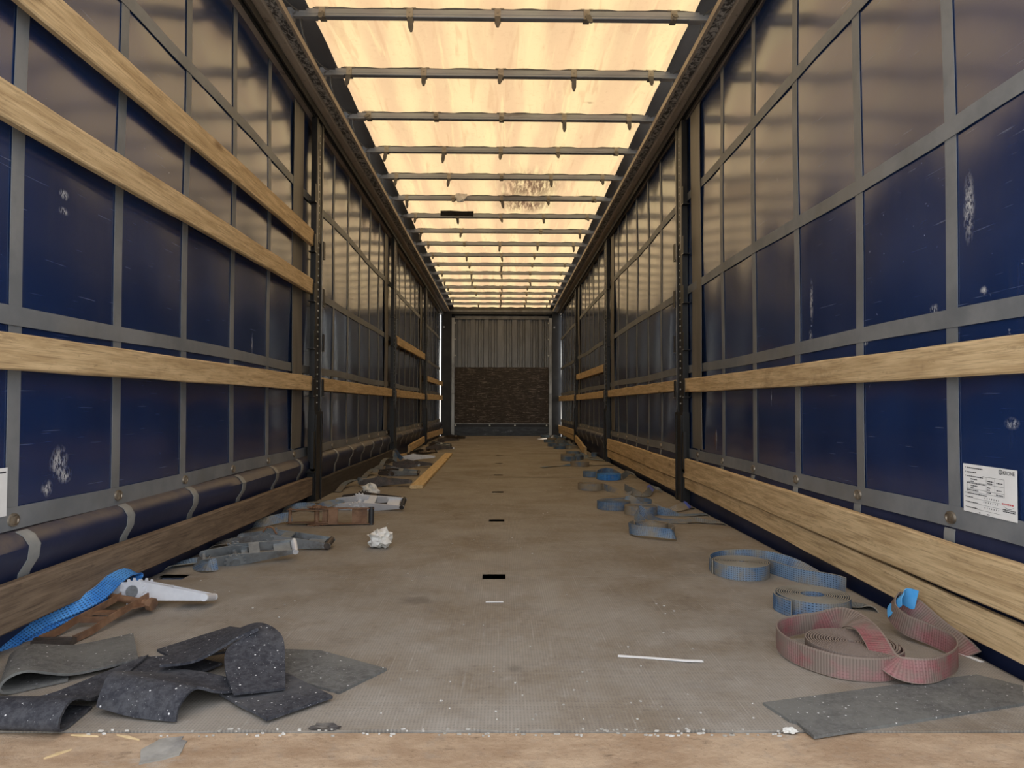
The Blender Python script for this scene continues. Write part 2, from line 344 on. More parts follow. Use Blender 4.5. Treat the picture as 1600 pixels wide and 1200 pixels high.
M['roof_edge'] = simple('dark_roof_band', (0.085, 0.085, 0.09), (0.12, 0.12, 0.125), 3, 0.5, stretch=(2, 0.5, 1))
def roof_mat():
    t = NT('translucent_roof_tarp'); v = t.coord('Object', (1, 1, 1))
    st = t.wave(t.coord('Object', (1, 0.16, 1)), 0.85, 5.5, 3, 'X', dscale=1.6); f2 = t.noise(t.coord('Object', (7, 0.9, 1)), 1.6, 5, 0.65, 0.5)
    k = t.math('ADD', t.math('MULTIPLY', st, 0.45), t.math('MULTIPLY', f2, 0.75))
    c = t.mix(t.ramp(k, 0.38, 0.88), (0.245, 0.168, 0.094), (0.278, 0.212, 0.112))
    c = t.mix(t.math('MULTIPLY', t.ramp(t.noise(t.coord('Object', (12, 0.7, 1), loc=(7, 2, 0)), 1.3, 4, 0.6, 0.6), 0.55, 0.68), 0.55), c, (0.292, 0.238, 0.120))
    cre = t.ramp(t.noise(t.coord('Object', (9, 0.8, 1), loc=(3, 1, 0)), 1.9, 3, 0.5, 0.8), 0.58, 0.68); c = t.mix(t.math('MULTIPLY', cre, 0.45), c, (0.21, 0.13, 0.07))
    c = t.mix(t.math('MULTIPLY', t.ramp(t.noise(v, 26, 4, 0.75), 0.54, 0.72), 0.25), c, (0.17, 0.11, 0.06)); c = t.mix(t.math('MULTIPLY', t.ramp(t.noise(t.coord('Object', (1, 0.5, 1)), 95, 3, 0.8), 0.62, 0.74), 0.5), c, (0.14, 0.085, 0.045))
    # mould stain in the cloth
    streak = t.ramp(t.noise(t.coord('Object', (16, 2.2, 1)), 2.2, 5, 0.7), 0.34, 0.58)
    for (cx, cy, rx, ry, a) in ((0.28, 6.72, 0.42, 0.60, 1.0), (0.26, 7.38, 0.40, 0.36, 1.0), (0.05, 7.12, 0.16, 0.25, 1.0), (0.62, 4.85, 0.05, 0.02, 0.7), (-0.45, 7.3, 0.12, 0.1, 0.3)):
        c = t.mix(t.math('MULTIPLY', t.math('MULTIPLY', t.blob(v, (cx, cy, 2.78), (rx, ry, 2), 0.15), streak), a), c, (0.06, 0.035, 0.02))
    tr = t.n('ShaderNodeBsdfTranslucent'); df = t.n('ShaderNodeBsdfDiffuse'); ms = t.n('ShaderNodeMixShader'); ms.inputs[0].default_value = 0.25
    t.t.links.new(c, tr.inputs[0]); t.t.links.new(c, df.inputs[0]); t.t.links.new(tr.outputs[0], ms.inputs[1]); t.t.links.new(df.outputs[0], ms.inputs[2])
    t.t.links.new(ms.outputs[0], t.out.inputs['Surface']); return t.m
M['roof'] = roof_mat()
M['bulk'] = simple('bulkhead_sheet', (0.13, 0.13, 0.132), (0.20, 0.198, 0.195), 3, 0.34, 0.5, stretch=(3, 1, 0.5), dirt=(0.07, 0.067, 0.06))
M['black'] = simple('black_frame_paint', (0.012, 0.012, 0.013), (0.028, 0.027, 0.027), 5, 0.4, 0.2, dirt=(0.06, 0.055, 0.05), dlev=(0.58, 0.75))
M['alu'] = simple('aluminium_trim', (0.34, 0.34, 0.34), (0.5, 0.5, 0.49), 5, 0.38, 0.7, stretch=(1, 1, 0.3), dirt=(0.10, 0.095, 0.09))
def ply_mat():
    t = NT('scuffed_black_plywood'); v = t.coord('Object', (1, 1, 1)); f = t.noise(t.coord('Object', (1.2, 1, 9)), 3, 6, 0.7)
    c = t.mix(t.ramp(f, 0.35, 0.7), (0.028, 0.021, 0.018), (0.060, 0.046, 0.038))
    for q, th in (((1.5, 1, 22), 0.56), ((3.6, 1, 40), 0.57), ((22, 1, 2), 0.63), ((5, 1, 9), 0.60)):
        s_ = t.ramp(t.noise(t.coord('Object', q), 2.6, 4, 0.65), th, th+0.1); c = t.mix(t.math('MULTIPLY', s_, 0.9), c, (0.34, 0.29, 0.25))
    return t.done(c, 0.5, 0, t.bump(f, 0.3, 0.004), 0.4)
M['ply'] = ply_mat()
M['valley'] = M['black']
M['kick'] = simple('worn_kick_plate', (0.03, 0.032, 0.036), (0.06, 0.062, 0.066), 6, 0.35, 0.6, stretch=(1, 1, 4), dirt=(0.26, 0.27, 0.29), dlev=(0.58, 0.70))
M['slot'] = simple('slot_steel', (0.06, 0.075, 0.12), (0.15, 0.18, 0.25), 24, 0.45, 0.0)
M['rave'] = simple('dark_side_rave', (0.008, 0.010, 0.017), (0.018, 0.021, 0.032), 6, 0.45, 0.3, dirt=(0.045, 0.04, 0.035))
M['lip'] = simple('steel_floor_lip', (0.14, 0.12, 0.10), (0.24, 0.21, 0.18), 8, 0.5, 0.3, dirt=(0.10, 0.07, 0.05), stretch=(1, 0.5, 1))
M['ground'] = simple('yard_asphalt', (0.20, 0.20, 0.19), (0.30, 0.29, 0.28), 1, 0.9)
def strap_mat(name, c1, c2, dirt, dlev, dash=(0.01, 0.012, 0.03), damt=0.85):
    t = NT(name); uvn = t.coord('UV', (1, 1, 1)); v = t.coord('Object', (1, 1, 1), True)
    c = t.mix(t.ramp(t.noise(v, 9, 3, 0.6), 0.35, 0.65), c1, c2)
    rib = t.wave(uvn, 44, 0, 0, 'X'); s_ = t.sep(uvn)
    # rows of dark stitches: short dashes along the band in seven rows
    row = t.wave(uvn, 42, 0, 0, 'Y'); colm = t.wave(uvn, 30, 0, 0, 'X')
    d = t.math('MULTIPLY', t.ramp(row, 0.66, 0.84), t.ramp(colm, 0.40, 0.62)); c = t.mix(t.math('MULTIPLY', d, damt), c, dash)
    c = t.mix(t.math('MULTIPLY', t.ramp(rib, 0.35, 0.0), 0.22), c, (c1[0]*0.35, c1[1]*0.35, c1[2]*0.35))
    dn = t.ramp(t.noise(v, 7.5, 5, 0.65), dlev[0], dlev[1])
    c = t.mix(dn, c, t.mix(t.ramp(rib, 0.2, 0.7), (dirt[0]*0.72, dirt[1]*0.72, dirt[2]*0.72), dirt))
    edge = t.math('ABSOLUTE', t.math('SUBTRACT', s_[1], 0.026)); c = t.mix(t.ramp(edge, 0.0235, 0.0258), c, (dirt[0]*1.05, dirt[1]*1.05, dirt[2]*1.05))
    return t.done(c, 0.8, 0, t.bump(rib, 0.5, 0.0015), 0.25)
M['blue'] = strap_mat('blue_lashing_webbing', (0.085, 0.155, 0.27), (0.18, 0.265, 0.37), (0.28, 0.25, 0.195), (0.40, 0.66))
M['blue_clean'] = strap_mat('bright_blue_webbing', (0.035, 0.20, 0.60), (0.10, 0.34, 0.75), (0.25, 0.27, 0.28), (0.58, 0.8))
M['blue_dusty'] = strap_mat('dusty_tan_blue_webbing', (0.13, 0.20, 0.30), (0.18, 0.26, 0.36), (0.33, 0.27, 0.19), (0.30, 0.55))
M['grey_strap'] = strap_mat('grey_worn_webbing', (0.17, 0.20, 0.22), (0.25, 0.27, 0.28), (0.24, 0.21, 0.165), (0.42, 0.65))
M['red'] = strap_mat('faded_red_webbing', (0.28, 0.085, 0.09), (0.33, 0.175, 0.165), (0.235, 0.18, 0.145), (0.33, 0.58), (0.10, 0.03, 0.035), 0.4)
M['tag_blue'] = simple('blue_label_tag', (0.06, 0.36, 0.78), (0.11, 0.43, 0.82), 30, 0.55)
M['tag_violet'] = simple('violet_label_tag', (0.11, 0.15, 0.55), (0.16, 0.22, 0.62), 30, 0.5)
M['zinc'] = simple('bright_zinc_plate', (0.66, 0.66, 0.68), (0.80, 0.80, 0.81), 12, 0.42, 0.25, dirt=(0.36, 0.36, 0.37), dlev=(0.60, 0.76))
M['steel'] = simple('dull_grey_steel', (0.23, 0.25, 0.26), (0.36, 0.38, 0.39), 14, 0.45, 0.5, dirt=(0.13, 0.10, 0.08))
M['rust'] = simple('rusty_ratchet_steel', (0.17, 0.085, 0.045), (0.30, 0.17, 0.095), 22, 0.65, 0.3, dirt=(0.10, 0.07, 0.055))
M['oxid'] = simple('dark_oxidised_steel', (0.055, 0.044, 0.038), (0.11, 0.09, 0.075), 18, 0.5, 0.4, dirt=(0.17, 0.11, 0.075))
M['grip'] = simple('black_rubber_grip', (0.018, 0.018, 0.02), (0.035, 0.034, 0.036), 10, 0.5)
def rubber_mat(name, c1, c2, dust, dl):
    t = NT(name); v = t.coord('Object', (1, 1, 1), True)
    c = t.mix(t.ramp(t.noise(v, 60, 4, 0.8), 0.35, 0.65), c1, c2)
    c = t.mix(t.math('MULTIPLY', t.ramp(t.noise(v, 4.0, 5, 0.65), dl[0], dl[1]), 0.8), c, dust)
    c = t.mix(t.ramp(t.voro(v, 46), 0.12, 0.06), c, (0.70, 0.68, 0.66)); c = t.mix(t.ramp(t.voro(v, 110), 0.11, 0.05), c, (0.45, 0.44, 0.43))
    return t.done(c, 0.85, 0, t.bump(t.noise(v, 130, 3, 0.7), 0.6, 0.003), 0.25)
M['rubber'] = rubber_mat('speckled_black_rubber', (0.028, 0.028, 0.034), (0.065, 0.065, 0.072), (0.105, 0.102, 0.10), (0.48, 0.75))
M['rubber_dusty'] = rubber_mat('dusty_grey_rubber', (0.085, 0.082, 0.075), (0.15, 0.145, 0.135), (0.18, 0.175, 0.155), (0.35, 0.65))
M['paper'] = simple('white_paper', (0.78, 0.77, 0.74), (0.86, 0.85, 0.83), 10, 0.8)
M['tissue'] = simple('dirty_white_paper', (0.62, 0.60, 0.54), (0.80, 0.78, 0.73), 16, 0.9, dirt=(0.40, 0.36, 0.29))
M['crumb'] = simple('pale_dirt_crumbs', (0.30, 0.27, 0.22), (0.66, 0.63, 0.57), 9, 0.9)
M['ink'] = simple('black_ink', (0.02, 0.02, 0.025), (0.03, 0.03, 0.035), 10, 0.7)
M['red_ink'] = simple('red_ink', (0.5, 0.05, 0.06), (0.6, 0.08, 0.08), 10, 0.7)
M['grey_ink'] = simple('grey_ink', (0.30, 0.30, 0.32), (0.36, 0.36, 0.38), 10, 0.7)
M['cardboard'] = simple('grey_flake', (0.27, 0.25, 0.21), (0.36, 0.34, 0.30), 20, 0.8, dirt=(0.18, 0.17, 0.16))
M['straw'] = simple('wood_splinter', (0.55, 0.40, 0.20), (0.68, 0.52, 0.30), 30, 0.8)
M['bark'] = simple('dark_dirt_crust', (0.06, 0.05, 0.045), (0.13, 0.11, 0.09), 40, 0.9)

# ================================================================== SETTING
YR, YF = 1.405, 15.05            # rear end of the cargo floor, front wall
FXL, FXR = -1.285, 1.232         # floor edges
CXL, CXR = 1.300, 1.275          # curtain planes (left is negative)
POST_Y = [4.66, 8.06, 11.46]
SLOT_Y = [2.65 + 1.29*k for k in range(10)]

g = MB().box((-40, -40, -1.35), (40, 60, -1.30)).build('ground', M['ground'], None)
tag(g, kind='structure')

# ---- floor: sub-floor with coated panels, notched around the lashing slots
sub = MB().box((FXL, YR, -0.13), (FXR, YF, -0.085))
floor = sub.build('floor', M['rave']); tag(floor, 'brown-grey coated plywood cargo floor with lashing slots', kind='structure')
seams = [YR] + SLOT_Y + [YF]
CX0 = -0.012
for i in range(len(seams)-1):
    a, b = seams[i] + (0.0 if i == 0 else 0.0012), seams[i+1] - (0.0 if i == len(seams)-2 else 0.0012)
    lo = i > 0; hi = i < len(seams)-2
    h = 0.036; p = []
    def notch(y, sgn, xs):
        out = []
        for (x0, x1) in xs: out += [(x0, y), (x0, y+sgn*h), (x1, y+sgn*h), (x1, y)]
        return out
    xs = [(FXL+0.025, FXL+0.125), (CX0-0.043, CX0+0.043)]
    if lo: p += [(FXL, a)] + notch(a, 1, xs) + [(FXR, a)]
    else:
        n = 40                                     # chipped rear edge, slightly askew
        for k in range(n+1):
            x = FXL + (FXR-FXL)*k/n
            p.append((x, a + 0.012 - 0.0087*(x-FXL)*1.1 + RND.uniform(-0.004, 0.004)))
    if hi: p += [(FXR, b)] + [q for q in reversed(notch(b, -1, xs))] + [(FXL, b)]
    else: p += [(FXR, b), (FXL, b)]
    bm = bmesh.new(); vv = [bm.verts.new((x, y, 0)) for x, y in p]; f = bm.faces.new(vv)
    if f.normal.z < 0: f.normal_flip()
    bmesh.ops.triangulate(bm, faces=bm.faces[:])
    r = bmesh.ops.extrude_face_region(bm, geom=bm.faces[:])
    bmesh.ops.translate(bm, verts=[e for e in r['geom'] if isinstance(e, bmesh.types.BMVert)], vec=(0, 0, -0.028))
    bmesh.ops.recalc_face_normals(bm, faces=bm.faces)
    me = bpy.data.meshes.new('floor_panel'); bm.to_mesh(me); bm.free(); me.materials.append(M['floor'])
    o = bpy.data.objects.new('floor_panel', me); COL.objects.link(o); o.parent = floor
# slot liners
liner = None
for y in SLOT_Y:
    for (x0, x1) in ((FXL+0.025, FXL+0.125), (CX0-0.043, CX0+0.043)):
        if liner is None:
            w = (x1-x0)/2; mb = MB()
            mb.box((-0.042, -0.035, -0.080), (0.042, 0.035, -0.016)); mb.tube([(-0.042, 0.010, -0.013), (0.042, 0.010, -0.013)], 0.007, 8)
            mb.box((-0.012, -0.030, -0.016), (0.012, 0.0, -0.010))
            liner = mb.build('lashing_slot', M['slot'], floor, ((x0+x1)/2, y, 0))
        else: copy_obj(liner, floor, ((x0+x1)/2, y, 0))
# side edge: steel lip and sunken dark rave
for s, fx, nm, lab in ((-1, FXL, 'trim_1', 'dark steel side rave under the curtain on the ratchet side'), (1, FXR, 'trim_2', 'dark steel side rave under the curtain on the coiled strap side')):
    mb = MB()
    xo = s*1.36
    mb.box((min(fx+s*0.006, xo), YR-0.02, -0.16), (max(fx+s*0.006, xo), YF, -0.055))
    t = mb.build(nm, M['rave']); tag(t, lab, kind='structure')
    MB().box((min(fx, fx+s*0.006), YR, -0.1), (max(fx, fx+s*0.006), YF, 0.0)).build('edge_lip', M['lip'], t)
    MB().box((min(s*1.335, xo), YR, -0.055), (max(s*1.335, xo), YF, 0.10)).build('outer_flange', M['rave'], t)
# rear sill
mb = MB()
N = 60; prof = []
for k in range(N+1):
    x = -1.34 + 2.68*k/N
    prof.append((x, YR + 0.006 - 0.0087*(x-FXL)*1.1))
poly = [(-1.34, 1.02)] + [(1.34, 1.02)] + list(reversed(prof))
sill = MB().prism([(p[0], p[1]) for p in poly], 2, -0.16, -0.003).build('trim_3', M['sill']); tag(sill, 'rusty brown rear sill plate at the open end of the trailer', kind='structure')
# rear corner posts and rear header (out of the photograph, they frame the opening)
for s, nm in ((-1, 'trim_4'), (1, 'trim_5')):
    o = MB().box((min(s*1.262, s*1.345), 1.15, -0.15), (max(s*1.262, s*1.345), 1.36, 2.82)).build(nm, M['black']); tag(o, kind='structure')
o = MB().box((-1.345, 1.15, 2.70), (1.345, 1.36, 2.84)).build('trim_6', M['black']); tag(o, kind='structure')

# ---- curtains
def cx_at(s, y, z):
    base = CXL if s < 0 else CXR
    k = 0.0035*math.sin(y*3.1+s) + 0.003*math.sin(z*4.3+y*0.9) + 0.002*math.sin(y*11.0+z*2+s*2)
    return s*(base + k)
def hem_off(z):
    """how far the hem roll bulges inwards at height z"""
    P = [(-0.062, 0.0), (0.0, 0.008), (0.06, 0.018), (0.12, 0.022), (0.18, 0.027), (0.22, 0.050), (0.255, 0.053), (0.280, 0.036), (0.292, 0.014), (0.296, 0.0)]
    return P
def hem_scale(s, y):
    if s < 0: return 1.0
    a = min(1, max(0, (y-8.10)/0.15)); b = min(1, max(0, (11.60-y)/0.15))
    return 0.12 + 0.80*min(a, b)
STRAP_Y = {-1: [1.90 + 0.5055*k for k in range(26)], 1: [1.932 + 0.5060*k for k in range(26)]}
eyelet = None
for s, nm, mk, lab in ((-1, 'wall_left', 'curtain_l', 'blue tarpaulin side curtain with grey webbing strips, on the ratchet side'), (1, 'wall_right', 'curtain_r', 'blue tarpaulin side curtain with grey webbing strips, on the coiled strap side')):
    Y0, Y1, Z0, Z1 = 1.36, (14.92 if s < 0 else 14.80), -0.056, 2.60
    ny, nz = 230, 40; vs_ = []; fs = []
    for i in range(ny+1):
        for j in range(nz+1):
            y = Y0+(Y1-Y0)*i/ny; z = Z0+(Z1-Z0)*j/nz; vs_.append((cx_at(s, y, z), y, z))
    for i in range(ny):
        for j in range(nz):
            a = i*(nz+1)+j; fs.append((a, a+1, a+nz+2, a+nz+1))
    wall = MB().add(vs_, fs).build(nm, M[mk], smooth=True); tag(wall, lab, kind='structure')
    def strip(name, pts, half, mat, off=0.003, th=0.002):
        """pts (y,z) centre path on the curtain; half-width across"""
        st = []
        for k, (y, z) in enumerate(pts):
            st.append(((cx_at(s, y, z)-s*off, y, z)))
        a, b = pts[0], pts[-1]; vert = abs(b[1]-a[1]) > abs(b[0]-a[0])
        wd = (0, 1, 0) if vert else (0, 0, 1)
        mb = MB(); mb.ribbon([(p, wd) for p in st], half*2, th); return mb.build(name, mat, wall, smooth=True)
    for y in STRAP_Y[s]:
        jit = RND.uniform(-0.006, 0.006)
        strip('webbing_strip', [(y + jit*z/2.6 + 0.003*math.sin(z*3+y), z) for z in [0.33+2.26*k/14 for k in range(15)]], 0.0245, M['strip'])
    for z in (0.885, 1.425, 2.055):
        strip('webbing_strip', [(Y0+(Y1-Y0)*k/60, z + 0.006*math.sin(k*0.55+s+z*5)) for k in range(61)], 0.026, M['strip'], 0.0055)
    strip('hem_strip', [(Y0+(Y1-Y0)*k/60, 0.333 + 0.004*math.sin(k*0.8)) for k in range(61)], 0.030, M['strip'], 0.0065)
    # hem roll
    P = hem_off(0); segs = 150; vs_ = []; fs = []
    for i in range(segs+1):
        y = Y0+(Y1-Y0)*i/segs
        wob = (1 + 0.08*math.sin(y*2.3+s) + 0.04*math.sin(y*7.7))*hem_scale(s, y)
        for (z, off) in P: vs_.append((cx_at(s, y, z)-s*off*wob, y, z+0.008))
    m = len(P)
    for i in range(segs):
        for j in range(m-1): fs.append((i*m+j, i*m+j+1, (i+1)*m+j+1, (i+1)*m+j))
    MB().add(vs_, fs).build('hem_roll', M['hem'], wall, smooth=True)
    for y in STRAP_Y[s]:
        st = []
        for (z, off) in P[3:-1]:
            yy = y + 0.02 + (0.25-z)*0.12*0; wob = (1 + 0.08*math.sin(yy*2.3+s) + 0.04*math.sin(yy*7.7))*hem_scale(s, yy)
            st.append(((cx_at(s, yy, z)-s*(off*wob+0.0025), yy+0.05*max(0, z-0.2)*0 - 0.10*(0.2-z)*0.3, z+0.009), (0, 1, 0)))
        mb = MB(); mb.ribbon(st, 0.046, 0.002); mb.build('roll_band', M['band'], wall, smooth=True)
        if eyelet is None:
            mb = MB(); ring = []
            n = 16
            for k in range(n):
                a = 2*PI*k/n
                for (r, d) in ((1.0, 0.0), (0.95, 0.006), (0.72, 0.007), (0.60, 0.003)):
                    ring.append((-d, 0.022*r*math.cos(a), 0.018*r*math.sin(a)))
            fs = []
            for k in range(n):
                for q in range(3): fs.append((k*4+q, k*4+q+1, ((k+1) % n)*4+q+1, ((k+1) % n)*4+q))
            fs.append(tuple(k*4+3 for k in range(n)))
            mb.add(ring, fs); mb.cbox((-0.006, 0, 0), (0.007, 0.010, 0.022))
            eyelet = mb.build('eyelet', M['eyelet'], wall, (cx_at(s, y, 0.333)+0.0, y, 0.333), rot=(0, 0, PI if s < 0 else 0), smooth=True)
            eyelet.location.x = cx_at(s, y, 0.333) - s*0.0075
        else: copy_obj(eyelet, wall, (cx_at(s, y, 0.333)-s*0.0075, y+0.01, 0.333), (0, 0, PI if s < 0 else 0))
    # grey gap flaps hanging just behind each pillar
    for py in POST_Y:
        st = [((cx_at(s, py-0.2, z)-s*(0.010+0.006*math.sin(z*4+py)), py-0.19, z), (0, 1, 0)) for z in [0.37+2.2*k/16 for k in range(17)]]
        mb = MB(); mb.ribbon(st, 0.21, 0.003); mb.build('gap_flap', M['flap'], wall, smooth=True)
    if s < 0:                                             # stitched repair outlines on the curtain
        for (y0, y1, z0, z1) in ((3.98, 4.14, 0.62, 0.80),):
            pass
# ---- roof tarp
YC0, YC1 = 1.2, 15.12
EDL, EDR = -1.035, 1.062
def roof_z(x, y):
    ph = ((y-3.709)/0.6655) * PI
    return 2.772 + 0.010*math.sin(ph)**2 + 0.0045*math.sin(x*17+1.5*math.sin(y*0.7)) + 0.003*math.sin(x*31+y*0.9) + 0.006*mnoise.noise(Vector((x*4, y*0.6, 0)))
def roof_sheet(name, x0, x1, nx, mat, parent=None, dz=0.0):
    ny = 330; vs_ = []; fs = []
    for i in range(ny+1):
        y = YC0+(YC1-YC0)*i/ny
        for j in range(nx+1):
            x = x0+(x1-x0)*j/nx; vs_.append((x, y, roof_z(x, y)+dz))
    for i in range(ny):
        for j in range(nx):
            a = i*(nx+1)+j; fs.append((a, a+1, a+nx+2, a+nx+1))
    return MB().add(vs_, fs).build(name, mat, parent, smooth=True)
ceil = roof_sheet('ceiling', EDL, EDR, 90, M['roof']); tag(ceil, 'translucent cream roof tarpaulin glowing with daylight', kind='structure')
roof_sheet('edge_band', -1.33, EDL+0.01, 6, M['roof_edge'], ceil, -0.003); roof_sheet('edge_band', EDR-0.01, 1.33, 6, M['roof_edge'], ceil, -0.003)

# ---- roof rails
for s, nm, lab in ((-1, 'trim_7', 'long roof rail above the curtain on the ratchet side'), (1, 'trim_8', 'long roof rail above the curtain on the coiled strap side')):
    def pr(poly, name, mat, parent):
        return MB().prism([(s*a, b) for a, b in poly], 1, 1.2, YF+0.02).build(name, mat, parent)
    rail = pr([(1.105, 2.662), (1.105, 2.698), (1.33, 2.698), (1.33, 2.60), (1.262, 2.60), (1.262, 2.645), (1.182, 2.645), (1.176, 2.662)], nm, M['rail'], None); tag(rail, lab, kind='structure')
    pr([(1.122, 2.657), (1.122, 2.663), (1.172, 2.663), (1.172, 2.657)], 'crinkled_seal', M['emboss'], rail)
    pr([(1.222, 2.585), (1.222, 2.632), (1.234, 2.632), (1.234, 2.585)], 'curtain_track', M['dark'], rail)
    pr([(1.242, 2.575), (1.242, 2.632), (1.250, 2.632), (1.250, 2.575)], 'curtain_track', M['dark'], rail)

# ---- front wall
fw = MB().box((-1.30, YF+0.06, -0.16), (1.30, YF+0.12, 2.80)).build('wall_front', M['black']); tag(fw, 'black front bulkhead with corrugated steel above scuffed plywood', kind='structure')
# steel ribs standing before a back sheet of the same steel
MB().box((-1.0, YF+0.050, 1.44), (1.03, YF+0.0595, 2.51)).build('back_sheet', M['bulk'], fw)
for (x, w) in ((-.888, .078), (-.749, .050), (-.61, .100), (-.462, .045), (-.32, .102), (-.177, .058), (-.012, .138), (.146, .050), (.293, .112), (.431, .044), (.573, .106), (.714, .050), (.843, .070), (.955, .04)):
    d = 0.0 if w > 0.065 else 0.018
    MB().prism([(x-w/2-0.012, YF+0.06), (x-w/2, YF-0.005+d), (x+w/2, YF-0.005+d), (x+w/2+0.012, YF+0.06)], 2, 1.44, 2.51).build('rib', M['bulk'], fw)
MB().box((-0.985, YF-0.03, 0.255), (1.015, YF-0.008, 1.468)).build('plywood_board', M['ply'], fw)
MB().box((-1.05, YF-0.035, 0.0), (1.09, YF+0.03, 0.185)).build('kick_plate', M['kick'], fw)
MB().box((-1.0, YF-0.02, 0.185), (1.03, YF+0.03, 0.262)).build('bolt_strip', M['black'], fw)
MB().box((-1.0, YF-0.036, 0.250), (1.03, YF-0.028, 0.262)).build('lower_bead', M['alu'], fw)
bolt = None
for (bx, bz) in ((-0.97, 0.222), (-0.24, 0.222), (0.30, 0.222), (0.98, 0.222)) + tuple((xx, zz) for xx in (-0.99, 1.02) for zz in (2.42, 2.07, 1.72)):
    if bolt is None:
        bolt = MB().prism(circle(0, 0, 0.018, 10), 1, -0.014, 0.0).build('bolt', M['hole_dot_bolt'], fw, (bx, YF-0.021, bz))
    else: copy_obj(bolt, fw, (bx, YF-0.021 if bz < 1 else YF-0.036, bz))
for (x0, x1) in ((-1.060, -1.000), (1.030, 1.092)):
    MB().box((x0, YF-0.040, 0.0), (x1, YF+0.02, 0.89)).build('edge_trim', M['alu'], fw)
    MB().box((x0, YF-0.040, 0.90), (x1, YF+0.02, 2.53)).build('edge_trim', M['alu'], fw)
MB().box((-1.0, YF-0.03, 2.50), (1.03, YF+0.03, 2.57)).build('sheet_header', M['bulk'], fw)
for s, nm, x0, x1 in ((-1, 'trim_9', -1.266, -1.060), (1, 'trim_10', 1.092, 1.245)):
    col = MB().box((x0, YF-0.12, -0.10), (x1, YF+0.06, 2.62)).build(nm, M['black']); tag(col, 'black front corner column beside the bulkhead', kind='structure')
    MB().box((x0+0.03, YF-0.135, 2.30), (x0+0.06, YF-0.12, 2.34)).build('catch_plate', M['alu'], col)
hd = MB().prism([(YF-0.10, 2.60), (YF-0.10, 2.68), (YF-0.06, 2.735), (YF+0.06, 2.735), (YF+0.06, 2.60)], 0, -1.30, 1.30).build('trim_11', M['black']); tag(hd, 'black header beam above the front bulkhead', kind='structure')
MB().box((-1.17, YF-0.112, 2.645), (1.20, YF-0.10, 2.69)).build('header_lip', M['bulk'], hd)

# ================================================================== THINGS
SIDE = {-1: 'ratchet side', 1: 'coiled strap side'}
# ---- pillars
def make_pillar(s, y0, idx):
    root = empty('side_pillar', (s*1.265, y0+0.10, -0.055))
    def L(a, b):   # world -> local box, x given as |x|
        return ((min(s*a[0], s*b[0])-s*1.265, a[1]-(y0+0.10), a[2]+0.055), (max(s*a[0], s*b[0])-s*1.265, b[1]-(y0+0.10), b[2]+0.055))
    def B(name, mat, *bxs, **kw):
        mb = MB()
        for a, b in bxs: mb.box(*L(a, b))
        return mb.build(name, mat, root, **kw)
    ya, yb = y0, y0+0.205
    B('column', M['post'], ((1.238, ya+0.02, 0.30), (1.268, yb-0.02, 2.585)), ((1.230, ya+0.015, 0.5), (1.250, ya+0.055, 2.585)), ((1.230, yb-0.055, 0.5), (1.250, yb-0.015, 2.585)))
    B('foot_channel', M['post'], ((1.222, ya, -0.055), (1.268, yb, 0.60)), ((1.215, ya+0.02, -0.055), (1.222, ya+0.035, 0.58)), ((1.215, yb-0.05, -0.055), (1.222, yb-0.035, 0.58)))
    B('edge_rail', M['post_edge'], ((1.2285, yb-0.030, 0.62), (1.2305, yb-0.020, 2.50)))
    B('edge_rail', M['post_edge'], ((1.2285, ya+0.048, 1.70), (1.2305, ya+0.058, 2.55)))
    B('slide_slot', M['post'], ((1.2335, ya+0.062, 1.75), (1.2385, yb-0.062, 2.56)))
    mb = MB()  # pale discs: the brightness at the perforation holes, painted in as colour
    z = 0.66
    while z < 2.5:
        c = L((1.236, 0, z), (1.236, 0, z))[0]
        q = circle((ya+yb)/2 - (y0+0.10), c[2], 0.0055, 6)
        mb.prism(q, 0, s*1.232-s*1.265, s*1.24-s*1.265); z += 0.048
    tag(mb.build('bright_hole_dots', M['hole_dot_bolt'], root), kind='stuff')
    # board pockets, rear and front flank
    for z0 in (0.705, 1.02, 1.335, 1.665, 2.0):
        for sg, yy in ((-1, ya), (1, yb)):
            if sg > 0 and z0 > 1.9: continue
            y1, y2 = (yy-0.036, yy+0.01) if sg < 0 else (yy-0.01, yy+0.036)
            B('board_pocket', M['post'], ((1.224, y1, z0), (1.229, y2, z0+0.115)), ((1.224, y1, z0-0.006), (1.268, y2, z0)))
            B('pocket_edge', M['post_edge'], ((1.2225, y1, z0-0.006), (1.2240, y2, z0-0.001)))
    B('locking_lever', M['post'], ((1.215, ya-0.045, 0.21), (1.235, ya-0.01, 0.47)), ((1.215, ya-0.045, 0.20), (1.268, ya+0.0, 0.225)))
    return root
FIX = ['first', 'middle', 'last']
for s in (-1, 1):
    for i, y0 in enumerate(POST_Y):
        r = make_pillar(s, y0, i)
        tag(r, f'black perforated steel side pillar, {["nearest to the rear sill", "the middle one", "nearest to the front bulkhead"][i]} on the {SIDE[s]}', 'pillar', 'side pillars between the bays')

